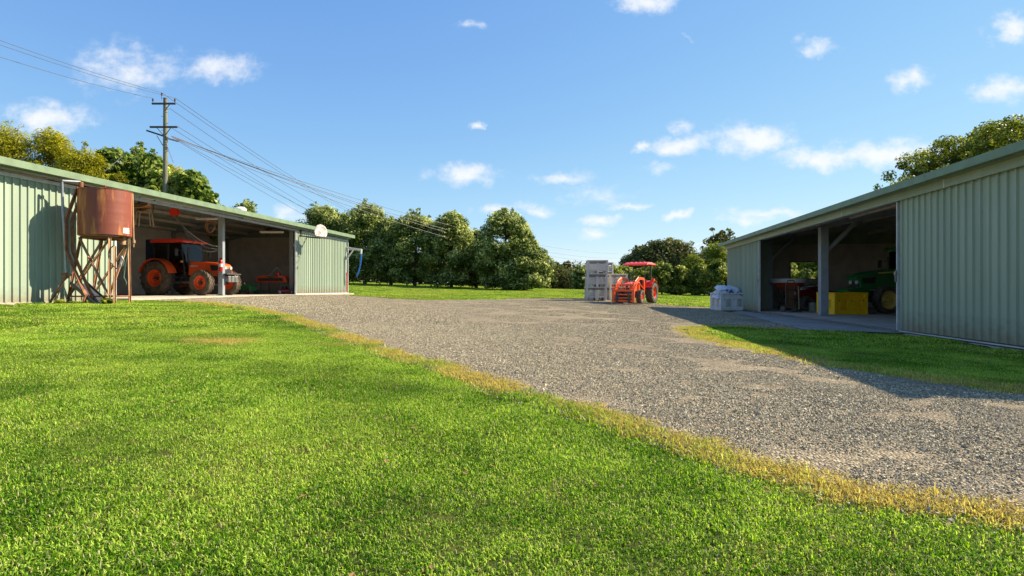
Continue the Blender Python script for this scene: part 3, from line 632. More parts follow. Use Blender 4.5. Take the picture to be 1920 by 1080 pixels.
# ---- left shed
LS = Shed(XL, 9.0, 26.25, 8.0, LF, 1, 3.56, 'long open-fronted green shed on the left with an orange cab tractor inside', .3)
s = LS
s.roof(M_roofm)
s.part('floor_slab', M_slab, [(0.02, 26.2, .02, 8, -.3, 0), (9.1, 26.24, -.5, .018, -.3, -.004)])
s.part('plinth', M_conc, [(0.0, 9.05, -.03, .015, -.5, -.05)])
s.sheets(.05, 8.98, .0, -.06, 3.34, M_sage)
s.part('wall_top_trim', M_trim, [(0, 9.05, -.045, -.033, 3.2, 3.3)])
s.part('corner_flashing', M_trim, [(8.99, 9.06, -.04, .1, -.06, 3.2)])
s.part('gutter', M_gutter, [(-.2, 26.45, -.44, -.31, 3.40, 3.415), (-.2, 26.45, -.455, -.44, 3.40, 3.585), (-.2, 26.45, -.31, -.295, 3.40, 3.545), (-.215, -.2, -.455, -.295, 3.4, 3.585), (26.45, 26.465, -.455, -.295, 3.4, 3.585)], bevel=.004)
s.part('soffit_beam', M_sage_d, [(0, 26.25, -.26, -.2, 3.33, 3.39)])
s.part('header_beam', M_galvp, [(9.07, 19.9, -.06, .06, 3.23, 3.3)])
s.part('door_rail', M_galv, [(9.1, 26.2, -.13, -.07, 3.22, 3.3)])
s.part('end_wall', M_sage, [(-.04, 0, 0, 8, -.1, 3.5)]); s.part('end_wall', M_sage, [(26.21, 26.25, .03, 8, -.1, 3.5)])
s.part('end_lining', M_inner, [(0.004, .03, .05, 7.95, 0.005, 3.5)]); s.part('end_lining', M_inner, [(26.17, 26.2, .05, 7.95, 0.005, 3.5)])
for gx_ in (-.02, 26.23):
    b = MB(); b.v = []; zz = s.eave-.06
    zz = s.eave+s.over*math.tan(R(9))-.006; pr = [(0, 3.48), (8, 3.48), (8, zz), (4, s.zr-.006), (0, zz)]
    b.prism([(p[0], p[1]) for p in pr], -.02, .02); b.v = [(gx_+y, x, z) for (x, y, z) in b.v]; b.build('gable', M_sage_d, s.e)
s.part('back_wall', M_sage_d, [(0, 26.2, 8.0, 8.03, -.1, 3.6)]); s.part('back_lining', M_inner, [(0.05, 26.15, 7.955, 7.99, .01, 3.45)])
s.part('front_lining', M_inner, [(0.04, 9.0, .03, .045, .01, 3.2)])
s.frames([9.4, 15.55, 21.4, 26.0], M_galvp, .9, M_galvp, .17, .22); s.frames([3.2], M_galvp, None, None)
s.purlins(M_inner)
dr = s.part('sliding_door', M_trim, [(19.9, 19.95, -.14, -.07, -.02, 3.22), (26.15, 26.2, -.14, -.07, -.02, 3.22), (19.95, 26.15, -.135, -.075, -.02, .04), (19.95, 26.15, -.135, -.075, 3.17, 3.22)])
s.sheets(19.96, 26.15, -.105, .04, 3.13, M_sage, dr)
b = MB(); b.bb(19.97, 20.0, -.19, -.14, 1.28, 1.42); b.build('door_bolt', M_iron, dr)
# ---- right shed
RS = Shed(XR, 6.26, 21.4, 9.5, RF, -1, 3.05, 'green open-fronted shed on the right in shade with a green tractor and yellow bin inside', .33)
s = RS
s.roof(M_roofm)
s.part('floor_slab', M_conc, [(0.0, 21.36, .0, 9.5, -.35, 0)])
s.part('plinth', M_conc, [(-.02, 6.1, -.14, -.005, -.5, -.035)])
s.part('gutter', M_gutter, [(-.25, 21.6, -.46, -.35, 2.93, 2.945), (-.25, 21.6, -.475, -.46, 2.93, 3.075), (-.25, 21.6, -.35, -.335, 2.93, 3.04), (-.265, -.25, -.475, -.335, 2.93, 3.075), (21.6, 21.615, -.475, -.335, 2.93, 3.075)], bevel=.004)
for i in range(5):
    x0 = i*4.28; s.part('fascia_flashing', M_sage, [(x0, x0+4.278, -.215, -.20, 2.775, 2.93)])
    s.part('flashing_lap', M_trim, [(x0+4.262, x0+4.30, -.219, -.216, 2.775, 2.93)] if i < 4 else [(21.38, 21.4, -.219, -.216, 2.775, 2.93)])
s.part('soffit', M_sage_d, [(0, 21.4, -.335, -.2, 2.932, 2.945)])
s.part('header_beam', M_galvp, [(5.9, 21.3, .0, .1, 2.8, 3.0)])
s.part('door_rail', M_galv, [(.1, 21.3, -.17, -.02, 2.86, 2.92)])
s.part('door_track', M_steel, [(5.95, 18.6, -.17, -.13, -.01, .012), (5.95, 18.6, -.07, -.03, -.01, .012)])
for (a, b_) in ((.05, 6.0), (16.08, 21.1)):
    dr = s.part('sliding_door', M_trim, [(a-.03, a, -.16, -.09, -.01, 2.85), (b_, b_+.03, -.16, -.09, -.01, 2.85), (a, b_, -.155, -.095, -.01, .012), (a, b_, -.155, -.095, 2.82, 2.85)])
    s.sheets(a, b_, -.125, .03, 2.79, M_sage, dr)
    hx = b_ if a < 1 else a
    b = MB(); b.bb(hx-.02, hx+.05, .16, .2, 1.2, 1.26); b.bb(hx, hx+.03, .16, .19, 1.05, 1.3); b.build('door_latch', M_steel, dr)
s.part('corner_flashing', M_sage_d, [(21.12, 21.4, -.03, .0, 0, 2.85)])
s.part('jamb_panel', M_sage_d, [(18.42, 18.46, -.02, .9, .0, 2.95)])
s.part('end_wall', M_sage, [(-.04, 0, 0, 9.5, -.35, 3.0)])
W0, W1, Z0, Z1 = 2.78, 4.26, 1.37, 2.14
s.part('end_wall', M_sage_d, [(21.36, 21.4, 0.0, W0, 0, 3.0), (21.36, 21.4, W1, 9.5, 0, 3.0), (21.36, 21.4, W0, W1, 0, Z0), (21.36, 21.4, W0, W1, Z1, 3.0)])
s.part('end_lining', M_inner, [(21.33, 21.357, 0.05, W0, 0.004, 3.0), (21.33, 21.357, W1, 9.45, 0.004, 3.0), (21.33, 21.357, W0, W1, 0.004, Z0), (21.33, 21.357, W0, W1, Z1, 3.0)]); s.part('end_lining', M_inner, [(0.003, .03, .05, 9.45, .004, 3.0)])
for gx_ in (-.02, 21.38):
    b = MB(); zz = s.eave-.06
    zz = s.eave+s.over*math.tan(R(9))-.006; pr = [(0, 2.98), (9.5, 2.98), (9.5, zz), (4.75, s.zr-.006), (0, zz)]
    b.prism(pr, -.02, .02); b.v = [(gx_+y, -x, z) for (x, y, z) in b.v]; b.build('gable', M_sage_d, s.e)
wnd = s.part('window', M_iron, [(21.30, 21.41, W0-.04, W0, Z0-.04, Z1+.04), (21.30, 21.41, W1, W1+.04, Z0-.04, Z1+.04), (21.30, 21.41, W0, W1, Z1, Z1+.04), (21.30, 21.41, W0, W1, Z0-.04, Z0), (21.33, 21.38, (W0+W1)/2-.015, (W0+W1)/2+.015, Z0, Z1)])
s.part('pane', M_win, [(21.35, 21.356, W0+.002, (W0+W1)/2-.017, Z0+.002, Z1-.002), (21.35, 21.356, (W0+W1)/2+.017, W1-.002, Z0+.002, Z1-.002)], parent=wnd)
s.part('sill', M_white, [(21.18, 21.296, W0-.1, W1+.1, Z0-.10, Z0-.065)], parent=wnd)
s.part('back_wall', M_sage_d, [(0, 21.36, 9.5, 9.53, -.1, 3.1)]); s.part('back_lining', M_inner, [(0.05, 21.3, 9.455, 9.49, .01, 2.95)])
s.frames([.6, 6.7, 12.8, 18.55], M_galvp, .97, M_galvp, .24, .25)
s.purlins(M_inner)

# ------------------------------------------------------------------ tank on its rusty stand
def on(x, y): return Vector((x, y, g1(x, y)))
tkc = Vector((-11.62, 16.15, 0)); tz = CZ-.62
TK = thing('water_tank', (tkc.x, tkc.y, CZ+1.42-.0), ANG-math.pi/2, 'rust-red round steel tank standing high on a rusty frame against the left shed', 'tank')
tr = .64; th = 1.30
prof = [(.001, 0), (tr-.02, 0), (tr, .02)]
for k in range(1, 24): prof.append((tr+(.004 if k % 6 == 0 else 0), .02+k*(th-.04)/24))
prof += [(tr, th-.02), (tr+.012, th-.012), (tr+.012, th), (.001, th+.035)]
MB().lathe(prof, 56).build('tank_shell', M_rust, TK, True)
b = MB(); b.cyl((0, 0, th+.02), (0, 0, th+.12), .02); b.cyl((-.07, 0, th+.13), (.07, 0, th+.13), .012); b.cyl((.0, 0, th+.1), (0, 0, th+.16), .03); b.build('lid_handle', M_rust2, TK)
b = MB(); b.tube([(.30, -.74, .06), (.30, -.82, .06), (.30, -.83, .0)], .02)
lab = MB()
for k in range(4):
    a0 = R(-14+k*5); a1 = R(-14+(k+1)*5); r_ = tr+.006
    lab.add([(math.cos(a0)*r_, math.sin(a0)*r_, .08), (math.cos(a1)*r_, math.sin(a1)*r_, .08), (math.cos(a1)*r_, math.sin(a1)*r_, .24), (math.cos(a0)*r_, math.sin(a0)*r_, .24),
             (math.cos(a0)*(r_-.004), math.sin(a0)*(r_-.004), .08), (math.cos(a1)*(r_-.004), math.sin(a1)*(r_-.004), .08), (math.cos(a1)*(r_-.004), math.sin(a1)*(r_-.004), .24), (math.cos(a0)*(r_-.004), math.sin(a0)*(r_-.004), .24)],
            [(0, 1, 2, 3), (4, 7, 6, 5), (0, 3, 7, 4), (1, 5, 6, 2), (3, 2, 6, 7), (0, 4, 5, 1)])
lab.build('label_plate', mat('sticker', (.7, .69, .62), .5, 0, (.25, .2, .16), 22, thr=(.4, .5)), TK)
TK.rotation_euler = (0, 0, 0); TK.location.z = CZ+1.47
# sight glass pipe at the right edge and outlet
b = MB(); b.tube([(tr*.82, tr*.45, th-.02), (tr*.88, tr*.50, th-.02), (tr*.92, tr*.52, -.12), (tr*.6, tr*.3, -.12)], .022); b.build('gauge_pipe', M_rust3, TK, True)
b = MB(); b.cyl((tr*.92, tr*.52, -.16), (tr*.92, tr*.52, -.07), .045); b.cyl((tr*.92, tr*.52, -.28), (tr*.92, tr*.52, -.15), .016); b.cyl((tr*.6, tr*.25, -.22), (tr*.6, tr*.25, 0), .08); b.build('outlet_valve', M_rust3, TK, True)
# the stand
ST = thing('tank_stand', (tkc.x, tkc.y, g1(tkc.x, tkc.y)), 0, 'rusty angle-iron stand with crossed braces carrying the round tank', 'stand')
zt = TK.location.z-ST.location.z
h_ = .40
A_ = [(-h_-.02, -h_), (h_, -h_), (h_, h_), (-h_, h_)]
def L2(b, a, c, w=.07):
    w *= .78
    b.bar(a, c, w, .012); 
    a = Vector(a); c = Vector(c); b.bar(a+Vector((0, .03, 0)), c+Vector((0, .03, 0)), .012, w)
def ssub(name, pts, w=.07, m=M_rust2):
    b = MB(); 
    for a, c in zip(pts[:-1], pts[1:]): L2(b, a, c, w)
    return b.build(name, m, ST)
for (ax, ay) in A_:
    fx = 1.12 if ax > 0 else 1.7; fy = 1.25 if ay < 0 else .9
    ssub('leg', [(ax*fx, ay*fy, -.05), (ax*.98, ay*.98, zt-.05)], .09, M_rust3 if ax > 0 else M_rust2)
ssub('leg', [(h_*1.16+.07, -h_, -.05), (h_+.10, -h_+.05, zt-.3)], .09, M_rust3)
c0, c1, c2, c3 = [Vector((x, y, 0)) for x, y in A_]
FT = lambda p: Vector((p.x*(1.12 if p.x > 0 else 1.6), p.y*(1.2 if p.y < 0 else .9), 0))
for j_, (a, c) in enumerate(((c0, c1), (c1, c2), (c3, c2), (c0, c3))):
    up = Vector((0, 0, zt-.08)); lo = Vector((0, 0, .22)); of = Vector((0, -.03, 0))
    ssub('cross_brace', [FT(a)+lo, c+up], .075, M_rust3)
    if j_ == 0: ssub('cross_brace', [FT(c)+lo+of, a+up+of], .075, M_rust3)
    ssub('lower_rail', [FT(a)+Vector((0, 0, .2)), FT(c)+Vector((0, 0, .2))], .05)
    ssub('top_rail', [a*1.02+Vector((0, 0, zt-.05)), c*1.02+Vector((0, 0, zt-.05))], .09)
# bent chute leaning on the left side of the stand
CH = thing('bent_chute', (tkc.x-.75, tkc.y-.45, g1(tkc.x-.75, tkc.y-.45)), 0, 'bent rusty steel channel leaning against the left side of the tank', 'chute')
def pxp(u, v, y): return Vector(((u-960)/F*y, y, CZ+(540-v)/F*y))
def rel(root, p): return Vector(p)-root.location
b = MB(); pts = [rel(CH, pxp(u, v, y)) for u, v, y in ((146, 351, 15.75), (124, 412, 15.6), (125, 470, 15.55), (150, 530, 15.5), (161, 553, 15.45), (158, 567, 15.45))]
for a, c in zip(pts[:-1], pts[1:]): b.bar(a, c, .10, .03)
b.build('chute_rail', M_rust2, CH); b = MB()
for a, c in zip(pts[:-1], pts[1:]): b.bar(a+Vector((.07, .12, 0)), c+Vector((.07, .12, 0)), .02, .09)
b.build('chute_side', M_rust2, CH)
# downpipe
PV = thing('supply_pipe', tuple(on(-12.6, 15.9)), 0, 'grey galvanised supply pipe rising between shed wall and tank', 'pipe')
b = MB(); y = 15.55; b.tube([rel(PV, pxp(*p)) for p in ((124, 518, y), (122, 460, y), (118, 400, y), (116, 342, y), (117, 339, y), (150, 341, y+.3), (152, 343, y+.3), (152, 352, y+.3))], .034, 10); b.build('pipe_run', M_galv, PV, True)
b = MB(); p = rel(PV, pxp(123, 515, y)); b.cyl(p-Vector((0, 0, .1)), p+Vector((0, 0, .05)), .06); p2 = rel(PV, pxp(152, 348, y+.3)); b.cyl(p2-Vector((0, 0, .06)), p2+Vector((0, 0, .1)), .055)
b.bar(p-Vector((.12, 0, 0)), p+Vector((.16, 0, 0)), .05, .05); b.build('pipe_fitting', M_rust2, PV, True)
b = MB(); b.bar(p-Vector((0, 0, .08)), rel(PV, on(-12.75, 15.6)), .05, .03); b.build('pipe_support', M_rust2, PV)
# drain hose
HO = thing('drain_hose', tuple(on(tkc.x+.5, tkc.y-.6)), 0, 'thin dark hoses hanging from the tank outlet beside the stand', 'hose')
y = 15.6
b = MB(); b.tube([rel(HO, pxp(*p)) for p in ((214, 460, y), (206, 466, y), (203, 477, y), (206, 490, y), (214, 500, y), (219, 504, y))], .014); b.build('black_hose', M_black, HO, True)
b = MB(); b.tube([rel(HO, pxp(*p)) for p in ((240, 448, y), (240, 462, y), (238, 480, y), (234, 500, y), (232, 520, y), (237, 530, y), (236, 534, y))], .018); b.build('green_hose', mat('green_hose', (.06, .11, .07), .5), HO, True)
b = MB(); b.tube([rel(HO, pxp(*p)) for p in ((228, 480, y), (232, 488, y), (231, 497, y), (227, 501, y), (226, 492, y), (228, 481, y))], .016); b.build('rope_coil', M_trim, HO, True)
# black sheet leaning under the tank
BS = thing('black_plastic_tray', tuple(on(-11.75, 15.75)), R(-8), 'black plastic tray leaning on its edge under the rusty tank', 'tray')
b = MB(); M_ = RY(R(38)); b.box((0, 0, .26), (.95, .5, .03), M_); b.box((0, -.25, .29), (.95, .02, .09), M_); b.box((0, .25, .29), (.95, .02, .09), M_)
b.build('tray_shell', M_black_sheet, BS, bevel=.006)
# sheet metal square lying behind
WP = thing('small_wall_valve', LS.w(8.5, -.08, .55), ANG, 'small round valve fixed low on the green wall beside the tank stand', 'valve')
b = MB(); b.lathe([(.001, 0), (.07, 0), (.07, .02), (.05, .02), (.05, .01), (.001, .01)], 16, RX(R(90))); b.cyl((0, 0, 0), (0, -.04, 0), .018); b.build('valve_wheel', M_steel, WP, True)
# weeds under the stand
def weed(name, x, y, n, L, label):
    b = MB(); r = random.Random(int(x*100+y*10)+n)
    for i in range(n):
        a = r.uniform(0, 6.28); l = L*r.uniform(.5, 1.1); w = l*.13; e = r.uniform(.5, 1.2); d = Vector((math.cos(a), math.sin(a), 0)); sd = Vector((-d.y, d.x, 0))*w; o_ = Vector((r.uniform(-.08, .08), r.uniform(-.06, .06), 0))
        p1 = o_+d*l*.4*math.cos(e)+Vector((0, 0, l*.6*math.sin(e))); p2 = o_+d*l*math.cos(e)+Vector((0, 0, l*.75*math.sin(e)))
        b.add([o_, p1-sd, p2, p1+sd], [(0, 1, 2, 3)])
    o = b.build(name, M_leafB, None); o.location = on(x, y); a = o.data.attributes.new('rnd', 'FLOAT', 'FACE'); a.data.foreach_set('value', [random.uniform(.4, 1) for _ in o.data.polygons])
    tag(o, label, 'weed')
weed('weed', -11.0, 15.35, 90, .30, 'bright green weed clump under the right legs of the tank stand')
weed('weed', -12.05, 15.1, 50, .22, 'small green weed at the left foot of the tank stand')

# ------------------------------------------------------------------ basketball board on the left shed
BB = thing('basketball_backboard', LS.w(20.05, -.15, 3.0), ANG, 'round peeling white basketball backboard with ring bolted to the green shed door', 'backboard')
nb_ = 22; pl = []
for k in range(nb_+1):
    a = R(-38+256*k/nb_); pl.append((math.cos(a)*.48, .12+math.sin(a)*.38))
b = MB(); b.prism(pl, -.015, .015); b.build('board', M_board, BB, bevel=.003)
o = BB.children[0]; o.location = (.55, -.98, .10); o.rotation_euler = (0, 0, R(-14))
b = MB(); b.bar((.2, 0, 0), (.55, -.96, -.1), .04, .06); b.bar((1.0, 0, 0), (.6, -.96, -.1), .04, .06); b.bar((.1, 0, .25), (.5, -.96, .25), .03, .03); b.bar((.3, -.02, .35), (.3, -.02, -.05), .08, .02); b.build('bracket', M_iron, BB)
b = MB(); pts = [(.55+.225*math.cos(t), -1.24+.225*math.sin(t), -.12) for t in np.linspace(0, 2*math.pi, 25)]; b.tube(pts, .012, 6); b.build('ring', M_iron, BB, True)

# ------------------------------------------------------------------ hose frame on the far end of the left shed
HF = thing('hose_frame', LS.w(26.3, -.1, 0), ANG, 'white pipe gallows with a hanging blue hose at the far end of the left shed', 'gallows')
y = 34.6
def hp(u, v): return HF.matrix_basis.inverted() @ pxp(u, v, y)
HF_m = Matrix.Translation(HF.location) @ Matrix.Rotation(ANG, 4, 'Z'); hpp = lambda u, v, dy=0: HF_m.inverted() @ pxp(u, v, y+dy)
b = MB(); b.bar(hpp(648.5, 465), hpp(648.5, 549), .08, .08); b.bar(hpp(647, 463.5), hpp(677, 468), .1, .09); b.bar(hpp(648, 488), hpp(664, 467), .07, .07); b.bar(hpp(648, 468, .4), hpp(676, 469, .3), .05, .05); b.build('frame', M_white, HF, bevel=.005)
b = MB(); b.cyl(hpp(677, 467), hpp(677, 476), .07, .06, 12); b.build('spout', M_white, HF, True)
b = MB(); b.tube([hpp(*p) for p in ((677, 475), (676.5, 488), (675, 500), (671.5, 512), (668.5, 519))], [.055, .05, .04, .05, .045], 10); b.build('hose', M_blue, HF, True)
b = MB(); b.bar(hpp(648, 512), hpp(652, 512), .06, .06); b.bar(hpp(650.5, 514), hpp(650.5, 546), .04, .04); b.build('tap_riser', M_red, HF)
# ------------------------------------------------------------------ trees
def leaf_mesh(name, cen, rad, n, size, m, seed, aspect=.5, clump=None, up=.35, inner=.2, droop=0):
    r = np.random.default_rng(seed); cen = np.array(cen); rad = np.array(rad); k = len(cen)
    p = rad**2/np.sum(rad**2); w = r.choice(k, n, p=p)
    d = r.normal(size=(n, 3)); d /= np.linalg.norm(d, axis=1)[:, None]
    q = np.where(r.random(n) < inner, r.uniform(.2, .8, n), r.normal(.93, .12, n))
    P = cen[w] + d*(rad[w]*q)[:, None]*np.array([1, 1, .8])
    N = d*.8 + np.array([0, 0, up]) + r.normal(size=(n, 3))*.45; N /= np.linalg.norm(N, axis=1)[:, None]
    T = np.cross(N, r.normal(size=(n, 3))); T[:, 2] -= droop; T -= N*(T*N).sum(1)[:, None]; T /= np.linalg.norm(T, axis=1)[:, None]; B = np.cross(N, T)
    s = size*r.uniform(.6, 1.35, n)[:, None]; T = T*s; B = B*s*aspect
    V = np.stack([P-T, P+B*1.0+N*s*.12-T*.1, P+T, P-B*1.0+N*s*.12-T*.1], 1)
    tint = r.uniform(0, 1, k); rv = np.clip(.25*tint[w] + r.uniform(.15, .85, n)*.75 + .08*d[:, 2], 0, 1)
    me = bpy.data.meshes.new(name); me.vertices.add(4*n); me.vertices.foreach_set('co', V.reshape(-1).astype(np.float32))
    me.loops.add(4*n); me.loops.foreach_set('vertex_index', np.arange(4*n, dtype=np.int32)); me.polygons.add(n)
    me.polygons.foreach_set('loop_start', np.arange(0, 4*n, 4, dtype=np.int32)); me.update(calc_edges=True)
    a = me.attributes.new('rnd', 'FLOAT', 'FACE'); a.data.foreach_set('value', rv.astype(np.float32)); me.materials.append(m); me.validate(); return me
def crown_blobs(r, W, Dp, z0, z1, nb, br, shape='egg', fill=.25):
    cen, rad = [], []
    H = z1-z0
    for i in range(nb):
        t = r.random(); a = r.uniform(0, 2*math.pi)
        if shape == 'egg': prof = math.sin(math.pi*min(1, (t*.92+.08))**.8)**.55
        elif shape == 'cone': prof = (1-t)**.55*min(1, (t+.08)/.16)
        elif shape == 'dome': prof = math.sqrt(max(0, 1-t**2.6))
        elif shape == 'skirt': prof = min(1, (1-t)*1.9)**.6
        elif shape == 'flat': prof = math.sqrt(max(0, 1-((t-.45)/.6)**2))
        rr = prof*(r.uniform(.1, .7) if r.random() < fill else r.uniform(.78, 1.0))
        b = br*r.uniform(.6, 1.4)
        cen.append((math.cos(a)*rr*(W-b*.6), math.sin(a)*rr*(Dp-b*.6), z0+b*.6+t*(H-b*1.3))); rad.append(b)
    return cen, rad
def tree(name, label, u, vtop, y, hw, m, n, leaf, seed, shape='egg', bottom=.12, br=.17, nb=60, group=None, cat='tree', trunk=.16, dp=1.0, aspect=.5, limbs=7, x=None, ground=None, inner=.2, fill=.25, lean=0, extra=None, multi=1, droop=0):
    r = random.Random(seed); X = (u-960)/F*y if x is None else x; g = g1(X, y) if ground is None else ground
    H = CZ+(540-vtop)/F*y-g; W = hw/F*y
    root = thing(name, (X, y, g), r.uniform(-.4, .4)*0, label, cat, group)
    cen, rad = crown_blobs(r, W, W*dp, H*bottom, H, nb, br*1.75*min(W, H), shape, fill); n = int(n*1.5)
    # leader tips reaching above the outline
    for i in range(16):
        a = r.uniform(0, 6.28); q = r.uniform(0, .8)*W; zt = H*(1-.30*(q/W)**1.6)+r.uniform(-.03, .045)*H
        cen.append((math.cos(a)*q, math.sin(a)*q, zt)); rad.append(br*min(W, H)*r.uniform(.25, .5))
    if extra: cen += extra[0]; rad += extra[1]
    o = bpy.data.objects.new('crown', leaf_mesh('crown', cen, rad, n, leaf, m, seed, aspect, inner=inner, droop=droop)); C.objects.link(o); o.parent = root
    for t in range(multi):
        mb = MB(); ox = r.uniform(-.25, .25)*W if multi > 1 else 0; tt = trunk
        pts = [(ox, 0, -.15), (ox+r.uniform(-.05, .05), r.uniform(-.05, .05), H*.25), (ox*.6+lean*.3+r.uniform(-.15, .15), r.uniform(-.15, .15), H*.55), (ox*.3+lean*.5, 0, H*.85)]
        mb.tube(pts, [tt*1.25, tt*.9, tt*.6, tt*.15], 9); mb.build('trunk', M_bark, root, True)
    pick = sorted(range(len(cen)), key=lambda i: r.random())[:limbs]
    if extra: pick += list(range(len(cen)-len(extra[0]), len(cen)))
    for i in pick:
        c = Vector(cen[i]); z0 = min(c.z*.55, H*.5); a = Vector((0, 0, max(z0, H*.15))); mid = a.lerp(c, .5)+Vector((0, 0, -.05*H))
        mb = MB(); mb.tube([a, mid, c], [trunk*.5, trunk*.32, trunk*.1], 6); mb.build('limb', M_bark, root, True)
    return root
GA = 'dark orchard trees in a row across the field'
rowA = [(603,384,60,52,'leftmost orchard tree of the row, rising just behind the shed roof'),
 (640,402,63,34,'low orchard tree between the leftmost one and the next tall one'),
 (684,379,59,50,'tall orchard tree just right of the shed end, above the blue hose'),
 (733,409,58,38,'shorter orchard tree filling the dip right of the tall one by the shed'),
 (778,395,57,50,'broad rounded orchard tree near the middle of the row'),
 (846,398,56,46,'orchard tree with a spiky twin top right of the middle of the row'),
 (893,432,58,36,'low orchard tree in the dip left of the tallest standing-out tree'),
 (946,393,54,52,'tall conical orchard tree standing out near the right end of the row'),
 (985,445,53,44,'rightmost orchard tree of the row with branches down to the grass')]
for i, (u, v, y, hw, lb) in enumerate(rowA):
    tree('orchard_tree', lb, u, v, y, hw*1.2, M_leafA, 25000 if hw > 40 else 16000, .115, 100+i, 'egg' if i not in (7, 8) else ('skirt' if i == 8 else 'egg'), .03 if i < 8 else .01, .15, 95, GA, trunk=.16, dp=.9)
GB = 'far trees between the orchard row and the stacked bins'
for i, (u, v, y, hw, lb) in enumerate([(1022,512,78,22,'small far shrub touching the right end of the orchard row'), (1041,491,84,17,'far olive tree with two round heads, left of the bins'), (1065,490,86,18,'far tree with brownish top just left of the dark one by the bins'), (1088,500,76,18,'dark far tree beside the stacked bins'), (1110,507,80,22,'dark far tree half hidden behind the stacked bins'), (1004,520,82,25,'far low tree behind the right end of the orchard row'), (1135,512,80,22,'far tree showing between bins and tractor canopy')]):
    tree('far_tree', lb, u, v, y, hw, M_leafD if i in (1, 2) else M_leafA, 5000, .19, 200+i, 'dome', .04, .2, 40, GB, trunk=.14)
GC = 'dense shrubs in a hedge row behind the yard'
hedge = [(1150,500,47,26),(1172,498,49,24),(1196,505,46,22),(1216,498,48,22),(1241,490,46,25),(1277,499,46,22),(1312,494,46,22),(1345,488,45,25),(1378,490,46,24),(1412,486,45,25),(1446,496,46,25),(1478,490,45,22),(1511,505,44,19),(1540,508,45,22),(1573,502,44,24),(1610,498,45,24)]
hl = ['behind the canopy tractor bonnet','showing under the red canopy','right under the canopy edge','behind the canopy post of the small tractor','bright-topped, just right of the canopy tractor','small and round, second right of the canopy tractor','dark, left of the white bin of bags','behind the white bin beside the right shed corner','first hidden behind the sliding door','behind the right shed far door','behind the far column of the right shed','left of the shed window view','seen in the left half of the shed window','seen in the right half of the shed window','beyond the shed window to the right','furthest right behind the shed']
for i, ((u, v, y, hw), lb) in enumerate(zip(hedge, hl)):
    tree('hedge_shrub', 'leafy hedge shrub '+lb, u, v, y, hw, M_leafB, 7000, .085, 300+i, 'dome', .01, .2, 55, GC, trunk=.07, cat='shrub', limbs=4, aspect=.6)
tree('fig_tree', 'large dark domed tree rising behind the hedge and small tractor', 1252, 450, 74, 80, M_leafD, 26000, .19, 401, 'dome', .02, .14, 120, trunk=.5, dp=.6, cat='tree')
tree('fig_tree', 'dark rounded tree low behind the red canopy', 1205, 462, 76, 45, M_leafD, 12000, .19, 402, 'dome', .05, .16, 60, trunk=.3, cat='tree')
tree('bamboo_clump', 'pale green feathery tree just left of the right shed corner', 1343, 456, 60, 40, M_leafE, 14000, .12, 403, 'dome', .05, .17, 70, trunk=.15, cat='tree', aspect=.3, droop=.6)
tree('bamboo_clump', 'pale feathery tree in front of the dark dome, lower than its neighbour', 1298, 478, 62, 28, M_leafE, 8000, .12, 404, 'dome', .05, .2, 45, trunk=.12, cat='tree', aspect=.3, droop=.6)
tree('bamboo_clump', 'feathery tree rising behind the far door of the right shed', 1400, 452, 62, 45, M_leafE, 10000, .12, 405, 'dome', .05, .2, 50, trunk=.12, cat='tree', aspect=.3, droop=.6)
tree('thin_topped_tree', 'sparse tree with bare tufted top branches above the right shed corner', 1352, 437, 72, 34, M_leafD, 2600, .2, 406, 'cone', .35, .2, 16, trunk=.2, cat='tree', extra=([(-1.1, 0, 8.0), (.3, .2, 7.6), (.9, 0, 7.9), (1.3, 0, 7.4), (0, 0, 7.0), (-.8, 0, 6.8), (.7, .2, 6.9), (-1.6, .2, 6.5), (1.8, 0, 6.6)], [.28, .35, .3, .4, .6, .6, .6, .6, .6]))
tree('window_view_tree', 'dark tree beyond the hedge seen through the shed window', 1535, 452, 70, 60, M_leafE, 12000, .17, 407, 'dome', .02, .2, 60, trunk=.2, cat='tree')
# behind the left shed
for i, (u, v, y, hw, lb) in enumerate([(-75,232,33,70,'yellow-green feathery tree beyond the left picture edge'), (15,236,33,75,'yellow-green feathery tree highest above the left shed, far left'), (92,243,34,55,'yellow-green feathery tree second from the left above the shed'), (160,278,32,60,'lower yellow-green tree directly above the rusty tank'), (222,325,30,36,'small yellow-green tree touching the roof right of the tank'), (318,312,44,60,'yellow-topped tree behind the power pole')]):
    tree('feathery_tree', lb, u, v, y, hw, M_leafF, 26000, .066 if y < 40 else .085, 500+i, 'dome', .2, .2, 75, 'feathery yellow-green trees behind the left shed', trunk=.18, aspect=.4, inner=.3)
for i, (u, v, y, hw, lb) in enumerate([(215,281,36,52,'glossy large-leaved tree between the yellow trees and the power pole'), (285,292,37,58,'glossy large-leaved tree directly left of the power pole base'), (352,322,35,62,'glossy large-leaved tree spreading right of the power pole'), (262,276,42,34,'dark tree top peeping out left of the power pole')]):
    tree('large_leaved_tree', lb, u, v, y, hw, M_leafG if i < 3 else M_leafE, 9000 if i < 3 else 7000, .17 if i < 3 else .12, 520+i, 'dome', .25, .2, 60, 'large-leaved trees behind the left shed', trunk=.2, aspect=.62, inner=.12, droop=.5)
tree('far_tree', 'small dark tree peeping over the left shed roof right of the big leaves', 462, 377, 70, 38, M_leafA, 7000, .16, 530, 'dome', .1, .2, 50, GB, trunk=.2)
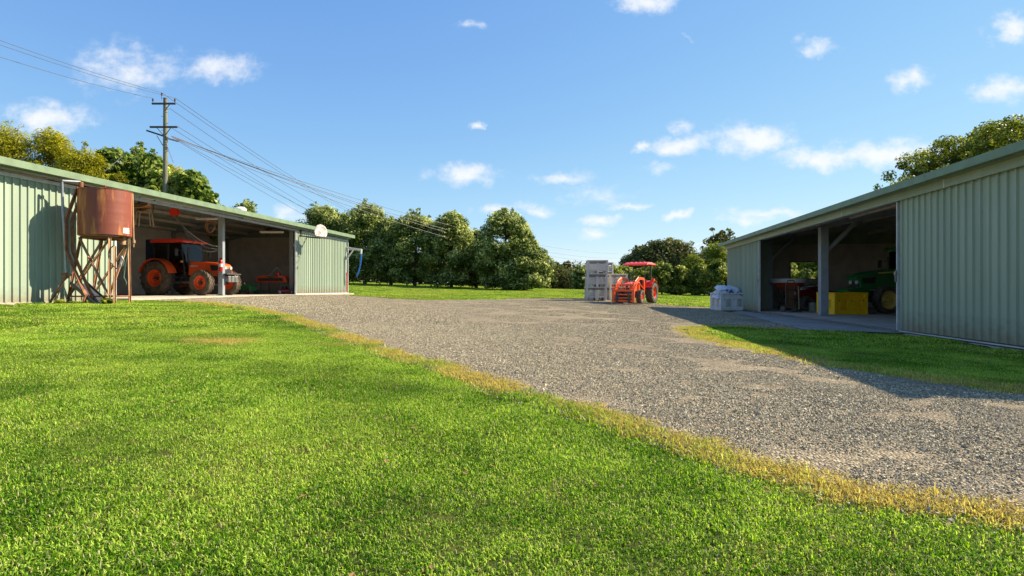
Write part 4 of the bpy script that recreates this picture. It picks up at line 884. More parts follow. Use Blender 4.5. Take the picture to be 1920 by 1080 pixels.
# spreading tree behind the right shed
def spread_tree():
    y = 31; X = (1895-960)/F*y; g = g1(X, y); r = random.Random(9)
    root = thing('spreading_tree', (X, y, g), 0, 'big spreading tree with open layered crown behind the right shed roof', 'tree'); cen, rad = [], []; tips = []
    line = [(1694,343),(1714,333),(1738,322),(1758,306),(1778,284),(1798,264),(1816,252),(1845,238),(1880,226),(1915,220),(1950,224),(1990,235),(2030,250),(2060,275)]
    fine_ = []
    for (u0, v0), (u1, v1) in zip(line[:-1], line[1:]): fine_ += [(u0, v0), ((u0+u1)/2, (v0+v1)/2+5)]
    for (u, v) in fine_:
        for k in range(10):
            yy = y+r.uniform(-3.5, 4); q = r.uniform(-.45, .45); vv = v + (k*r.uniform(5, 15) if k else 4)
            if vv > 400: continue
            p = Vector(((u+r.uniform(-16, 16)-960)/F*y - X, yy-y, CZ+(540-vv)/F*y-g)); 
            cen.append(tuple(p)); rad.append(r.uniform(.3, .75)*(.62 if u < 1780 else 1))
            if r.random() < .3: tips.append(p)
    o = bpy.data.objects.new('crown', leaf_mesh('crown', cen, rad, 46000, .085, M_leafI, 9, .55, inner=.35)); C.objects.link(o); o.parent = root
    H = CZ+(540-330)/F*y-g
    mb = MB(); mb.tube([(0, 0, -.2), (.1, 0, H*.3), (-.1, .1, H*.55), (.0, 0, H*.8)], [.42, .32, .27, .15], 10); mb.build('trunk', M_bark, root, True)
    for p in tips:
        a = Vector((0, 0, H*r.uniform(.5, .78))); mid = a.lerp(p, .55)+Vector((0, 0, -.35)); mb = MB(); mb.tube([a, mid, p], [.1, .05, .015], 6); mb.build('limb', M_bark, root, True)
spread_tree()

# ------------------------------------------------------------------ power poles and wires
def pole(x, y, top, label, arms=True, rz=0):
    g = g1(x, y); P = thing('power_pole', (x, y, g), rz, label, 'power pole', 'timber power poles carrying the lines'); H = top-g
    mb = MB(); mb.tube([(0, 0, -.3), (0, 0, H*.5), (0, 0, H)], [.16, .135, .11], 14); mb.build('pole_shaft', M_pole, P, True)
    mb = MB(); mb.lathe([(.001, H+.02), (.115, H), (.115, H-.05)], 14); mb.build('cap', M_iron, P)
    if arms:
        def arm(z, L, off=0, w=.09, ry=0, c=None):
            mb = MB(); M_ = RZ(ry) @ RY(off); mb.box((0, -.15, z), (L, w, .1), M_); a = mb.build('crossarm', M_iron if off == 0 else M_wood, P, bevel=.008); return a
        a = arm(H-.38, 1.42)
        for x_ in (-.66, .66):
            b = MB(); b.cyl((x_, -.15, H-.34), (x_, -.15, H-.2), .012); b.lathe([(.02, 0), (.055, .02), (.03, .05), (.055, .07), (.03, .1), (.05, .12), (.03, .16), (.001, .18)], 12, None, (x_, -.15, H-.24)); b.build('insulator', M_ins, P, True)
        b = MB(); b.cyl((-.16, -.1, H-.1), (-.16, -.1, H+.15), .014); b.lathe([(.02, 0), (.055, .02), (.03, .05), (.055, .07), (.03, .1), (.05, .12), (.03, .16), (.001, .18)], 12, None, (-.16, -.1, H+.12)); b.build('insulator', M_ins, P, True)
        arm(H-1.78, 1.65, 0, .11)
        b = MB(); b.bar((-1.0, -.2, H-2.0), (.1, -.05, H-2.35), .09, .09); b.bar((.1, -.1, H-2.42), (.55, .4, H-2.5), .08, .08); b.build('slanted_arm', M_iron, P, bevel=.006)
        for (a_, c_) in (((.35, -.15, H-.42), (.06, -.1, H-.75)), ((-.42, -.15, H-1.82), (-.06, -.1, H-2.25)), ((.42, -.15, H-1.82), (.06, -.1, H-2.25)), ((-.42, -.15, H-2.3), (-.06, -.1, H-2.9))):
            b = MB(); b.bar(a_, c_, .03, .03); b.build('arm_brace', M_iron, P)
        for k in range(7):
            z = H-.7-k*.42; sg = -1 if k % 2 else 1; b = MB(); b.cyl((sg*.1, -.06, z), (sg*.22, -.06, z+.02), .012, n=6); b.build('step_bolt', M_iron, P)
    return P
PY = 34.0; PXm = (310-960)/F*PY; PT = CZ+(540-184)/F*PY
pole(PXm, PY, PT, 'tall weathered timber power pole with two crossarms behind the left shed')
pA = pxp(-330, -60, 20); pole(pA.x, pA.y, pA.z+.4, 'power pole beyond the left edge of the picture')
pB = pxp(770, 446, 105); pole(pB.x, pB.y, pB.z+.3, 'power pole hidden behind the orchard row')
pC = pxp(1330, 452, 125); pole(pC.x, pC.y, pC.z+.3, 'power pole hidden behind the dark domed tree')
def wire(name, a, b, sag, r=.012, label=None):
    a = Vector(a); b = Vector(b); n = 28; mb = MB(); pts = []
    for i in range(n+1):
        t = i/n; p = a.lerp(b, t); p.z -= sag*4*t*(1-t); pts.append(p)
    mb.tube(pts, r, 5); o = mb.build(name, M_wire, None, True); tag(o, label, 'power line', 'overhead wires'); return o
def at(u, v, y=PY): return pxp(u, v, y)
yw = PY-.15
wire('power_line', pxp(-330, -52, 20), at(303.5, 174, yw), .25, label='upper overhead wire running left from the pole top, highest of three')
wire('power_line', pxp(-330, -40, 20.2), at(329, 184, yw), .3, label='overhead wire left of the pole to the right crossarm insulator')
wire('power_line', pxp(-330, -8, 20), at(287.5, 184.5, yw), .3, label='lowest overhead wire running left from the pole')
wire('power_line', at(303.5, 174, yw), pxp(770, 438, 105), 1.6, .014, 'overhead wire falling right from the pole top pin')
wire('power_line', at(329, 184, yw), pxp(774, 438, 105), 1.5, .014, 'overhead wire falling right from the right crossarm insulator')
wire('power_line', at(318, 203, yw), pxp(764, 446, 105), 1.7, .014, 'overhead wire falling right from just below the upper crossarm')
for i, (a_, b_, sg) in enumerate([((333, 237), (725, 462), .5), ((322, 240), (715, 464), .5), ((330, 262), (700, 462), .6), ((322, 256), (735, 460), .6)]):
    wire('service_line', at(*a_, yw), pxp(*b_, 90), sg, .013, ['top wire of the lower set running down behind the shed end', 'second wire of the lower set from the lower crossarm', 'lowest wire of the lower set, steepest behind the shed', 'third wire of the lower set, leaving the slanted arm'][i])
for i, (a_, b_, sg) in enumerate([((324, 257), (1330, 449), 5.6), ((326, 259), (1332, 451), 6.6), ((322, 255), (1334, 454), 5.9), ((325, 258), (1336, 447), 5.0)]):
    wire('long_line', at(*a_, yw), pxp(*b_, 125), sg, .018, ['long sagging wire across the sky to the far right trees', 'lowest long sagging wire above the orchard row', 'long sagging wire in the middle of the bundle', 'highest long sagging wire above the orchard row'][i])
# low woodland behind the orchard row and the field
cen, rad = [], []; rw = random.Random(5)
for k in range(1200):
    u = rw.uniform(520, 1900); y = rw.uniform(78, 92); X = (u-960)/F*y; g = g1(X, y); h = rw.uniform(.2, 3.2)+(1.5 if u > 1250 else 0)
    cen.append((X, y, g+h)); rad.append(rw.uniform(.7, 1.3))
o = bpy.data.objects.new('woodland', leaf_mesh('woodland', cen, rad, 90000, .2, M_leafD, 77)); C.objects.link(o); tag(o, 'dark low woodland closing the view behind the tree rows', 'woodland', kind='stuff')
gw = wire('stay_wire', at(238, 285, 33.6), pxp(195, 322, 31), .02, .02, 'pale stay wire end poking from the foliage left of the pole')
wire('stay_wire', at(311, 267, yw), pxp(325, 305, 33.2), .0, .015, 'short dark stay wire beside the pole shaft')
# ------------------------------------------------------------------ wheels and tractors
AX = RX(R(90))
def wheel(parent, x, y, r, w, rr, mt, mr, side, lugs=18, hub=None, seed=0):
    # rim with dish, hub and bolts; the tyre is its child
    s = side; b = MB()
    prof = [(.001, -.02*1), (rr*.28, -.02), (rr*.32, .05), (rr*.5, .05), (rr*.72, -.02), (rr*.86, .01), (rr*.9, w*.36), (rr*1.02, w*.40), (rr*1.02, -w*.4), (rr*.9, -w*.36), (rr*.86, -.05), (rr*.5, -.02), (.001, -.06)]
    M = RX(R(-90*s)); b.lathe(prof, 28, M, (x, y, r)); rim = b.build('wheel', mr, parent, True)
    b = MB()
    b.cyl((x, y-.05*s, r), (x, y+.12*s, r), rr*.2, rr*.17, 14)
    for k in range(8):
        a = k*math.pi/4+.2; px, pz = x+math.cos(a)*rr*.42, r+math.sin(a)*rr*.42; b.cyl((px, y+.04*s, pz), (px, y+.085*s, pz), .022, n=6)
    b.build('hub', hub or mr, rim, True)
    b = MB(); sh = r*.955
    prof = [(rr*.98, -w*.38), (rr*1.08, -w*.47), ((rr+sh)/2, -w*.52), (sh*.95, -w*.48), (sh, -w*.36), (sh*1.008, 0), (sh, w*.36), (sh*.95, w*.48), ((rr+sh)/2, w*.52), (rr*1.08, w*.47), (rr*.98, w*.38)]
    b.lathe(prof, 40, M, (x, y, r))
    for k in range(lugs):
        for sd in (-1, 1):
            a0 = 2*math.pi*(k+(.5 if sd > 0 else 0))/lugs; n = 4; ring = []
            for i in range(n+1):
                t = i/n; yy = sd*w*(.02+.48*t); a = a0 - t*1.15*math.pi*2/lugs
                R0 = sh*.985 if t < .8 else sh*.93; R1 = r if t < .8 else r*.975; hw_ = .55*math.pi/lugs*.6
                for (rad, da) in ((R0, -hw_*1.3), (R1, -hw_*.8), (R1, hw_*.8), (R0, hw_*1.3)):
                    ring.append((x+math.cos(a+da)*rad, y+yy, r+math.sin(a+da)*rad))
            fs = [(i*4+j, i*4+(j+1) % 4, (i+1)*4+(j+1) % 4, (i+1)*4+j) for i in range(n) for j in range(4)] + [(3, 2, 1, 0), (n*4, n*4+1, n*4+2, n*4+3)]
            b.add(ring, fs)
    b.build('tyre', mt, rim, False)
    return rim
def fender(P, x, y0, y1, r, zc, a0, a1, m, th=.02, n=14, name='fender'):
    b = MB(); vs = []
    for i in range(n+1):
        a = R(a0+(a1-a0)*i/n)
        for rad in (r, r+th):
            for yy in (y0, y1): vs.append((x+math.cos(a)*rad, yy, zc+math.sin(a)*rad))
    fs = []
    for i in range(n):
        p, q = i*4, (i+1)*4; fs += [(p, p+1, q+1, q), (p+2, q+2, q+3, p+3), (p, q, q+2, p+2), (p+1, p+3, q+3, q+1)]
    fs += [(0, 2, 3, 1), (n*4, n*4+1, n*4+3, n*4+2)]; b.add(vs, fs); return b.build(name, m, P, True)
def cab_tractor(loc, rz, label, body, rimm, roofm, tyre, stripe=None, fr=.55, rr=.76, wb=2.3, nose='square', S=1.0, group=None, glassm=None, front_ext=False):
    T = thing('tractor', loc, rz, label, 'tractor', group); T.scale = (S, S, S)
    ft, rt, fw, rw = .80, .82, .30, .44
    for s in (-1, 1):
        wheel(T, 0, s*rt, rr, rw, rr*.50, tyre, rimm, s, 20, M_iron if body is M_orange else None)
        wheel(T, wb, s*ft, fr, fw, fr*(.54 if body is M_orange else .68), tyre, rimm, s, 18, M_iron if body is M_orange else None)
    b = MB(); b.bb(-.35, wb+.35, -.2, .2, .5, .82); b.cyl((0, -.75, rr), (0, .75, rr), .13); b.cyl((wb, -.7, fr), (wb, .7, fr), .085); b.bb(wb-.15, wb+.15, -.25, .25, fr-.1, fr+.12); b.bb(.3, 1.0, -.32, .32, .62, .95); b.build('chassis', M_iron, T, bevel=.02)
    # bonnet
    hx0, hx1 = 1.15, wb+.62
    if nose == 'square': poly = [(hx0, .88), (hx0, 1.50), (hx0+.5, 1.50), (hx1-.35, 1.43), (hx1-.1, 1.36), (hx1, 1.22), (hx1+.02, .95), (hx1-.1, .84)]
    else: poly = [(hx0, .90), (hx0, 1.66), (hx0+.5, 1.63), (hx1-.35, 1.50), (hx1+.06, 1.36), (hx1+.16, 1.27), (hx1+.02, 1.2), (hx1-.05, .86)]
    b = MB(); b.prism(poly, -.34, .34, lambda x, z: 1-.22*max(0, (x-hx0-.4)/(hx1-hx0))-.18*max(0, z-1.25)); b.build('bonnet', body, T, True, .035, 3)
    b = MB(); b.bb(hx1-.09, hx1+(.035 if nose == 'square' else .03), -.22, .22, .88, 1.18); b.build('grille', M_black, T, bevel=.015)
    for s in (-1, 1):
        b = MB(); b.add([(hx1-.55, s*.318, 1.08), (hx1-.12, s*.29, 1.10), (hx1-.08, s*.285, 1.27), (hx1-.62, s*.322, 1.33), (hx1-.55, s*.335, 1.08), (hx1-.12, s*.307, 1.10), (hx1-.08, s*.302, 1.27), (hx1-.62, s*.339, 1.33)], [(0, 1, 2, 3), (7, 6, 5, 4), (0, 4, 5, 1), (1, 5, 6, 2), (2, 6, 7, 3), (3, 7, 4, 0)]); b.build('side_grille', M_black, T)
        b = MB(); b.cyl((hx1-.03, s*.15, 1.21 if nose == 'square' else 1.14), (hx1+.05, s*.15, 1.20 if nose == 'square' else 1.13), .075, .07, 14); b.build('headlight', M_lamp, T, True)
        if stripe:
            b = MB(); b.bar((hx0+.05, s*.332, 1.54), (hx1-.75, s*.305, 1.47), .02, .05); b.build('stripe', stripe, T)
        b = MB(); b.bar((hx0+.1, s*.349, 1.30), (hx0+.5, s*.345, 1.29), .01, .05); b.build('badge_strip', M_trim if not stripe else M_yel, T)
    if front_ext:                         # ballast / front bracket
        b = MB(); b.bb(hx1-.1, hx1+.22, -.3, .3, .62, .86); b.build('front_weight', M_steel, T, bevel=.02)
        for s in (-.2, 0, .2): 
            b = MB(); b.bb(hx1+.225, hx1+.30, s-.085, s+.085, .58, .84); b.build('weight_plate', M_steel, T, bevel=.015)
        b = MB(); b.bb(hx1-.02, hx1+.34, -.42, .42, .90, .95); b.build('bumper', M_iron, T, bevel=.01)
    else:
        b = MB(); b.prism([(hx1-.4, .6), (hx1+.5, .78), (hx1+.55, .86), (hx1-.1, .95), (hx1-.4, .9)], -.3, .3); b.build('front_bracket', body, T, bevel=.02)
    # cab
    z0, z1 = .98, 2.32; x0, x1 = -.45, 1.12; wy = .62
    b = MB()
    posts = [((x1, wy*.8, z0-.1), (x1-.12, wy*.92, z1)), ((.35, wy, z0-.2), (.38, wy, z1)), ((x0+.1, wy, 1.5), (x0, wy*.95, z1))]
    for a, c in posts:
        for s in (-1, 1): b.bar((a[0], a[1]*s, a[2]), (c[0], c[1]*s, c[2]), .06, .07)
    b.bar((x1, -wy*.8, z0), (x1, wy*.8, z0), .06, .07); b.bar((x0, -wy, 1.5), (x0, wy, 1.5), .06, .07)
    b.bb(x0, x1, -wy*.9, wy*.9, .80, .9)
    b.build('cab_frame', M_black, T, bevel=.01)
    b = MB(); b.prism([(x0-.14, z1), (x0-.1, z1+.13), (x0+.1, z1+.17), (x1-.05, z1+.16), (x1+.12, z1+.08), (x1+.1, z1)], -wy-.07, wy+.07); b.build('cab_roof', roofm, T, True, .03, 3)
    G = glassm or M_glass
    for s in (-1, 1):
        b = MB(); b.prism([(.42, z0-.15), (x1-.02, z0-.05), (x1-.12, z1-.02), (.42, z1-.02)], s*wy-.004, s*wy+.004); b.build('door_glass', G, T)
        b = MB(); b.prism([(x0+.1, 1.52), (.32, 1.35), (.34, z1-.02), (x0+.05, z1-.02)], s*wy-.004, s*wy+.004); b.build('side_glass', G, T)
        b = MB(); b.bb(x1+.0, x1+.08, s*.42-.07, s*.42+.07, z1-.01, z1+.07); b.build('work_light', M_lamp, T, bevel=.01)
        b = MB(); b.bar((x1-.03, s*wy*.9, 1.95), (x1+.02, s*(wy+.32), 1.97), .02, .02); b.bb(x1-.02, x1+.02, s*(wy+.24), s*(wy+.4), 1.72, 2.02); b.build('mirror', M_black, T, bevel=.01)
        b = MB(); b.bb(x1-.02, x1+.06, s*(wy+.02), s*(wy+.1), 1.43, 1.52); b.build('indicator', M_amber, T, bevel=.01)
        fender(T, 0, s*.58, s*(rt+rw*.5+.02), rr+.07, rr, 165, 15, body)
        b = MB()
        n = 12; ar = [(math.cos(R(165-150*i/n))*(rr+.06), rr+math.sin(R(165-150*i/n))*(rr+.06)) for i in range(n+1)]; ar += [(.75, .72), (.45, 1.0), (-.5, 1.0)]
        b.prism(ar, s*.565, s*.585); b.build('fender_side', M_black, T)
        for k in range(3): 
            b = MB(); b.bb(.72, 1.08, s*.55, s*.82, .38+k*.2, .40+k*.2); b.build('step', M_iron, T)
        b = MB(); b.bar((.72, s*.7, .38), (.72, s*.62, .9), .02, .03); b.bar((1.08, s*.7, .38), (1.08, s*.62, .9), .02, .03); b.build('step_frame', M_iron, T)
    b = MB(); b.add([(x1+.01, -wy*.78, z0+.45), (x1+.01, wy*.78, z0+.45), (x1-.1, wy*.9, z1-.02), (x1-.1, -wy*.9, z1-.02), (x1+.02, -wy*.78, z0+.45), (x1+.02, wy*.78, z0+.45), (x1-.09, wy*.9, z1-.02), (x1-.09, -wy*.9, z1-.02)], [(0, 1, 2, 3), (7, 6, 5, 4), (0, 4, 5, 1), (1, 5, 6, 2), (2, 6, 7, 3), (3, 7, 4, 0)]); b.build('windscreen', G, T)
    b = MB(); b.bb(-.1, .35, -.24, .24, 1.05, 1.2); b.bb(-.16, -.02, -.23, .23, 1.15, 1.72); seat = b.build('seat', M_black, T, bevel=.04)
    b = MB(); b.tube([(.72+.17*math.sin(t)*.4, .19*math.cos(t), 1.62+.17*math.sin(t)) for t in np.linspace(0, 6.283, 17)], .016, 6); b.cyl((.72, 0, 1.62), (.95, 0, 1.1), .025); b.build('steering_wheel', M_black, T, True)
    b = MB(); b.cyl((x1+.12, -.40, 1.3), (x1+.12, -.40, 2.12), .04); b.cyl((x1+.12, -.40, 1.45), (x1+.12, -.40, 1.85), .06); b.build('exhaust', M_iron if body is M_orange else M_black, T, True)
    b = MB(); b.bb(.95, 1.45, .36, .62, .6, .8); b.build('fuel_tank', M_black, T, bevel=.03); b = MB(); b.cyl((.55, -.52, .58), (1.6, -.5, .58), .05); b.build('side_rail', M_steel, T)
    b = MB()
    for s in (-1, 1): b.bar((-.3, s*.2, .7), (-1.0, s*.35, .5), .05, .08); b.bar((-.4, s*.15, 1.0), (-.85, s*.34, .55), .03, .03)
    b.build('hitch', M_iron, T)
    return T
RZA = math.atan2(-.25, .97)
d_ = Vector((.97, -.25)); n_ = Vector((.25, .97))
fc = Vector((-13.28, 24.2)) + n_*.80
rc = fc - d_*2.3
TA = cab_tractor((rc.x, rc.y, LF), RZA, 'bright orange cab tractor with muddy tyres parked in the left shed', M_orange, M_orange, M_red, M_rubber2, fr=.555, rr=.76, front_ext=True)
# green tractor in the right shed, nose pointing out of the shed
hd = Vector((-.985, -.17)).normalized(); nl = Vector((-hd.y, hd.x))     # heading, left side
fl = Vector((13.45, 20.3)); fc = fl - nl*.80; rc = fc - hd*2.45
TB = cab_tractor((rc.x, rc.y, RF), math.atan2(hd.y, hd.x), 'deep green cab tractor with yellow rims parked in the right shed', M_green, M_yel, M_green, M_rubber, M_yel, fr=.49, rr=.76, wb=2.45, nose='slope')

def loader_tractor(loc, rz):
    T = thing('tractor', loc, rz, 'small orange tractor with front loader and red canopy beside the grey bins', 'tractor')
    wb, fr, rr = 1.65, .36, .56
    for s in (-1, 1):
        wheel(T, 0, s*.62, rr, .38, rr*.52, M_rubber, M_orange, s, 16); wheel(T, wb, s*.56, fr, .26, fr*.52, M_rubber, M_orange, s, 14)
        fender(T, 0, s*.40, s*.80, rr+.06, rr, 160, 25, M_red)
        b = MB(); b.bb(.02, .2, s*.66, s*.8, 1.17, 1.30); b.build('tail_lamp', M_amber if s < 0 else M_red, T, bevel=.02)
    b = MB(); b.bb(-.3, wb+.2, -.16, .16, .38, .62); b.cyl((0, -.55, rr), (0, .55, rr), .1); b.cyl((wb, -.5, fr), (wb, .5, fr), .06); b.build('chassis', M_iron, T, bevel=.02)
    b = MB(); b.prism([(.75, .62), (.75, 1.12), (1.3, 1.12), (wb+.3, 1.04), (wb+.42, .95), (wb+.44, .64)], -.25, .25, lambda x, z: 1-.12*max(0, x-1.2)); b.build('bonnet', M_orange, T, True, .03, 3)
    b = MB(); b.bb(wb+.40, wb+.455, -.17, .17, .66, .92); b.build('grille', M_black, T, bevel=.01)
    for s in (-1, 1): b = MB(); b.cyl((wb+.42, s*.12, .86), (wb+.47, s*.12, .86), .045, n=12); b.build('headlight', M_lamp, T, True)
    b = MB(); b.bb(-.25, .15, -.24, .24, .82, .92); b.bb(-.33, -.22, -.23, .23, .9, 1.25); b.build('seat', M_black, T, bevel=.03)
    b = MB(); b.tube([(.5+.07*math.sin(t), .17*math.cos(t), 1.25+.13*math.sin(t)) for t in np.linspace(0, 6.283, 15)], .016, 6); b.cyl((.5, 0, 1.25), (.7, 0, .95), .02); b.build('steering_wheel', M_black, T, True)
    b = MB(); b.bb(.3, .8, -.4, .4, .5, .54); b.build('platform', M_iron, T)
    b = MB()
    for s in (-1, 1): b.bar((-.22, s*.5, .75), (-.22, s*.5, 2.02), .05, .07); b.bar((.62, s*.4, 1.0), (.55, s*.46, 2.02), .035, .035)
    b.bar((-.22, -.5, 2.0), (-.22, .5, 2.0), .05, .05); b.build('canopy_frame', M_black, T)
    b = MB(); prof = [(-.72, 2.02), (-.62, 2.13), (-.2, 2.19), (.5, 2.18), (.78, 2.10), (.88, 2.02), (.84, 2.0), (.7, 2.05), (-.6, 2.05), (-.7, 2.0)]
    b.prism(prof, -.66, .66, lambda x, z: 1 if z < 2.12 else .86); b.build('canopy', M_red, T, True, .02, 2)
    for k in (-.36, -.12, .12, .36): b = MB(); b.bar((-.5, k, 2.175), (.6, k, 2.185), .05, .03); b.build('canopy_rib', M_red, T, bevel=.008)
    # loader
    for s in (-1, 1):
        y = s*.47; b = MB()
        b.bar((.85, y, .5), (.85, y, 1.28), .09, .11); b.build('loader_post', M_orange, T, bevel=.01)
        b = MB(); q = [(.85, y, 1.27), (1.55, y, 1.3), (2.05, y, .98), (2.5, y, .38)]
        for a, c in zip(q[:-1], q[1:]): b.bar(a, c, .07, .13)
        b.build('loader_arm', M_orange, T, bevel=.01)
        b = MB(); b.cyl((.9, y, .75), (1.6, y, 1.05), .035); b.cyl((1.6, y, 1.05), (1.85, y, 1.1), .02); b.cyl((1.7, y, 1.35), (2.2, y, 1.12), .035); b.cyl((2.2, y, 1.12), (2.5, y, .8), .02); b.build('loader_cylinder', M_orange, T, True)
        b = MB(); b.bar((2.4, y, .95), (2.56, y, .30), .07, .09); b.bar((2.4, y, .95), (1.95, y, 1.12), .05, .05); b.build('quick_hitch', M_orange, T, bevel=.008)
    b = MB(); b.cyl((2.0, -.47, .98), (2.0, .47, .98), .035); b.build('cross_tube', M_orange, T)
    b = MB()
    for z in (.10, .27, .44, .62): b.bb(2.58, 2.63, -.58, .58, z, z+(.10 if z in (.10, .62) else .06))
    b.bb(2.58, 2.64, -.6, -.47, .06, .70); b.bb(2.58, 2.64, .47, .6, .06, .70); b.build('fork_frame', M_orange, T, bevel=.006)
    for i in range(6):
        y = -.55+i*.22; b = MB(); b.bar((2.6, y, .68), (2.6, y, 1.0), .025, .025); b.build('guard_bar', M_orange, T)
    b = MB(); b.bar((2.6, -.56, .82), (2.6, .56, .82), .022, .022); b.build('guard_rail', M_orange, T)
    for y in (-.32, .32):
        b = MB(); b.bb(2.65, 2.69, y-.06, y+.06, .04, .62); b.bb(2.69, 3.55, y-.055, y+.055, .03, .07); b.build('fork_tine', M_iron, T, bevel=.006)
    return T
hd = Vector((-.53, -.848)).normalized(); p = gp(1199, 571.5); p = Vector(p)
fcn = Vector((1170/1, 0))
# front axle centre roughly at u=1186, depth 29.3
fa = Vector(((1181-960)/F*29.3, 29.3)); ra = fa - hd*1.65
loader_tractor((ra.x, ra.y, g1(ra.x, ra.y)+.02), math.atan2(hd.y, hd.x))

# ------------------------------------------------------------------ bins
M_band = mat('painted_shade_band', (.26, .24, .215), .7, 0, (.18, .165, .15), 5)  # shade of the recess under the bin rim, put into a darker colour
def harvest_bin(name, x, y, z, rz, m, label, group=None, style='slat', w=1.17, h=.76, d=1.17, cat='bin'):
    B = thing(name, (x, y, z), rz, label, cat, group)
    b = MB(); f = .12 if style != 'slat' else .15
    for sx in (-1, 1):
        for sy in (-1, 1): b.bb(sx*(w/2), sx*(w/2-.11), sy*(d/2), sy*(d/2-.11), 0, h-.03)
    b.bb(-w/2+.005, w/2-.005, -d/2+.005, d/2-.005, f, f+.04)
    for k in (-1, 0, 1): b.bb(k*(w/2-.1)-.08, k*(w/2-.1)+.08, -d/2+.01, d/2-.01, 0.002, f-.001) if style != 'slat' else b.bb(k*(w/2-.1)-.06, k*(w/2-.1)+.06, -d/2+.14, d/2-.14, 0.002, f-.001)
    b.build('base', m, B, bevel=.008)
    b = MB()
    for (x0, x1, y0, y1) in ((-w/2-.006, w/2+.006, -d/2-.006, -d/2+.05), (-w/2-.006, w/2+.006, d/2-.05, d/2+.006), (-w/2-.006, -w/2+.05, -d/2+.051, d/2-.051), (w/2-.05, w/2+.006, -d/2+.051, d/2-.051)): b.bb(x0, x1, y0, y1, h-.05, h)
    b.build('rim', m, B, bevel=.008)
    for k in range(4):
        bd = MB(); M_ = Matrix.Rotation(k*math.pi/2, 4, 'Z'); half = (d if k % 2 == 0 else w)/2; L = (w if k % 2 == 0 else d)
        b = MB(); y0 = -half+.02; y1 = -half+.05
        a = L/2-.112
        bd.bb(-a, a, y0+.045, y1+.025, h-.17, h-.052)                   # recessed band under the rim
        if style == 'slat':
            b.bb(-a, -a+.03, y0, y1, f+.04, h-.171); b.bb(a-.03, a, y0, y1, f+.04, h-.171); b.bb(-.07, .07, y0-.03, y1, .0, h-.171)
            n = 4; z0 = f+.05; st = (h-.18-z0)/n
            for sx in (-1, 1):
                for i in range(n): b.bb(sx*.071, sx*(a-.031), y0, y1-.01, z0+i*st, z0+i*st+st*.55)
        else:
            y0 -= .018; cells = [(-a+.11, -.13), (.13, a-.11)]
            b.bb(-a, -a+.11, y0, y1, 0.01, h-.171); b.bb(a-.11, a, y0, y1, 0.01, h-.171); b.bb(-.13, .13, y0, y1, 0.01, h-.171); b.bb(-a, a, y0+.001, y1, .0, .16)
            for c0_, c1_ in cells:
                b.bb(c0_, c1_, y0+.001, y1, h-.26, h-.171)
                n = 6; z0 = .17; st = (h-.265-z0)/n
                for i in range(n): b.bb(c0_+.001, c1_-.001, y0+.006, y1, z0+i*st, z0+i*st+st*.58)
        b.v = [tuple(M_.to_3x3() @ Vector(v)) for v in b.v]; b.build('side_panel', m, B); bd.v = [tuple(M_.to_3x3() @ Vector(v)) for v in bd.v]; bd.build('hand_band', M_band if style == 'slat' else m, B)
    if style == 'vent':
        b = MB()
        for k in (-.42, 0, .42): b.cyl((k, -d/2-.012, h-.28), (k, -d/2+.0, h-.28), .02, n=8)
        b.build('vent_plug', M_iron, B)
    return B
sx_, sy_ = (1121-960)/F*32.0, 32.6
z = g1(sx_, sy_)+.02; GBN = 'grey slatted harvest bins stacked by the small tractor'
for i, lb in enumerate(['bottom grey slatted bin of the front stack of three', 'middle grey slatted bin of the front stack of three', 'top grey slatted bin of the front stack of three']):
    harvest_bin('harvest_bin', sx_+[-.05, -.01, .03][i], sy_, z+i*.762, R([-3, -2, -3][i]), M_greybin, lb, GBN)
sx2, sy2 = (1135-960)/F*34.6+.1, 34.8; z2 = g1(sx2, sy2)+.02
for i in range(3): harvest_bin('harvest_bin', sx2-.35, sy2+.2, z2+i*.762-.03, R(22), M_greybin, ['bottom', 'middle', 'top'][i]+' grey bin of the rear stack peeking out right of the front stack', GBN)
sx3, sy3 = (1153-960)/F*33.2, 33.6; z3 = g1(sx3, sy3)+.02
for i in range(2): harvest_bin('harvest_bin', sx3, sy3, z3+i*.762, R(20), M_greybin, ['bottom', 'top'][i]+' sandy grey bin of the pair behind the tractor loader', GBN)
# yellow bin
yx = 11.24+.585; yy = 19.7+.585
harvest_bin('harvest_bin', yx, yy, RF, 0, M_yelbin, 'bright yellow plastic bin on the right shed floor before the green tractor', style='vent')
# white bin with bags
wx = (1373.5-960)/F*24.4+.05; wy_ = 24.4+.6; wz = g1(wx, wy_)+.03
harvest_bin('harvest_bin', wx, wy_, wz, R(3), M_whitebin, 'white plastic bin heaped with bags outside the right shed corner', style='vent')
def bag(x, y, z, rx, ry, rz, m, label, sx=.62, sy=.42, sz=.085, seed=0, drape=.06):
    r = np.random.default_rng(seed); bm = bmesh.new(); bmesh.ops.create_cube(bm, size=2); bmesh.ops.subdivide_edges(bm, edges=bm.edges, cuts=9, use_grid_fill=True)
    ph = r.uniform(0, 6, 8)
    for v in bm.verts:
        c = v.co; q = (abs(c.x)**3.5+abs(c.y)**3.5)**(1/3.5); e = max(0, 1-q**3)**.5
        zz = c.z*sz*(.18+.82*e); 
        wv = .035*math.sin(c.x*5+ph[0]+c.y*3)+.025*math.sin(c.y*8+ph[1])+.014*math.sin(c.x*13+ph[2]+c.y*6)
        v.co = (c.x*sx*(1-.06*abs(c.y)), c.y*sy*(1-.05*abs(c.x)), zz+wv-drape*(c.x**2+c.y**2)*.8)
    me = bpy.data.meshes.new('bag'); bm.to_mesh(me); bm.free(); me.materials.append(m); me.polygons.foreach_set('use_smooth', [True]*len(me.polygons))
    o = bpy.data.objects.new('bag', me); C.objects.link(o); o.location = (x, y, z); o.rotation_euler = (R(rx), R(ry), R(rz)); tag(o, label, 'bag', 'filled bags heaped in the white bin'); return o
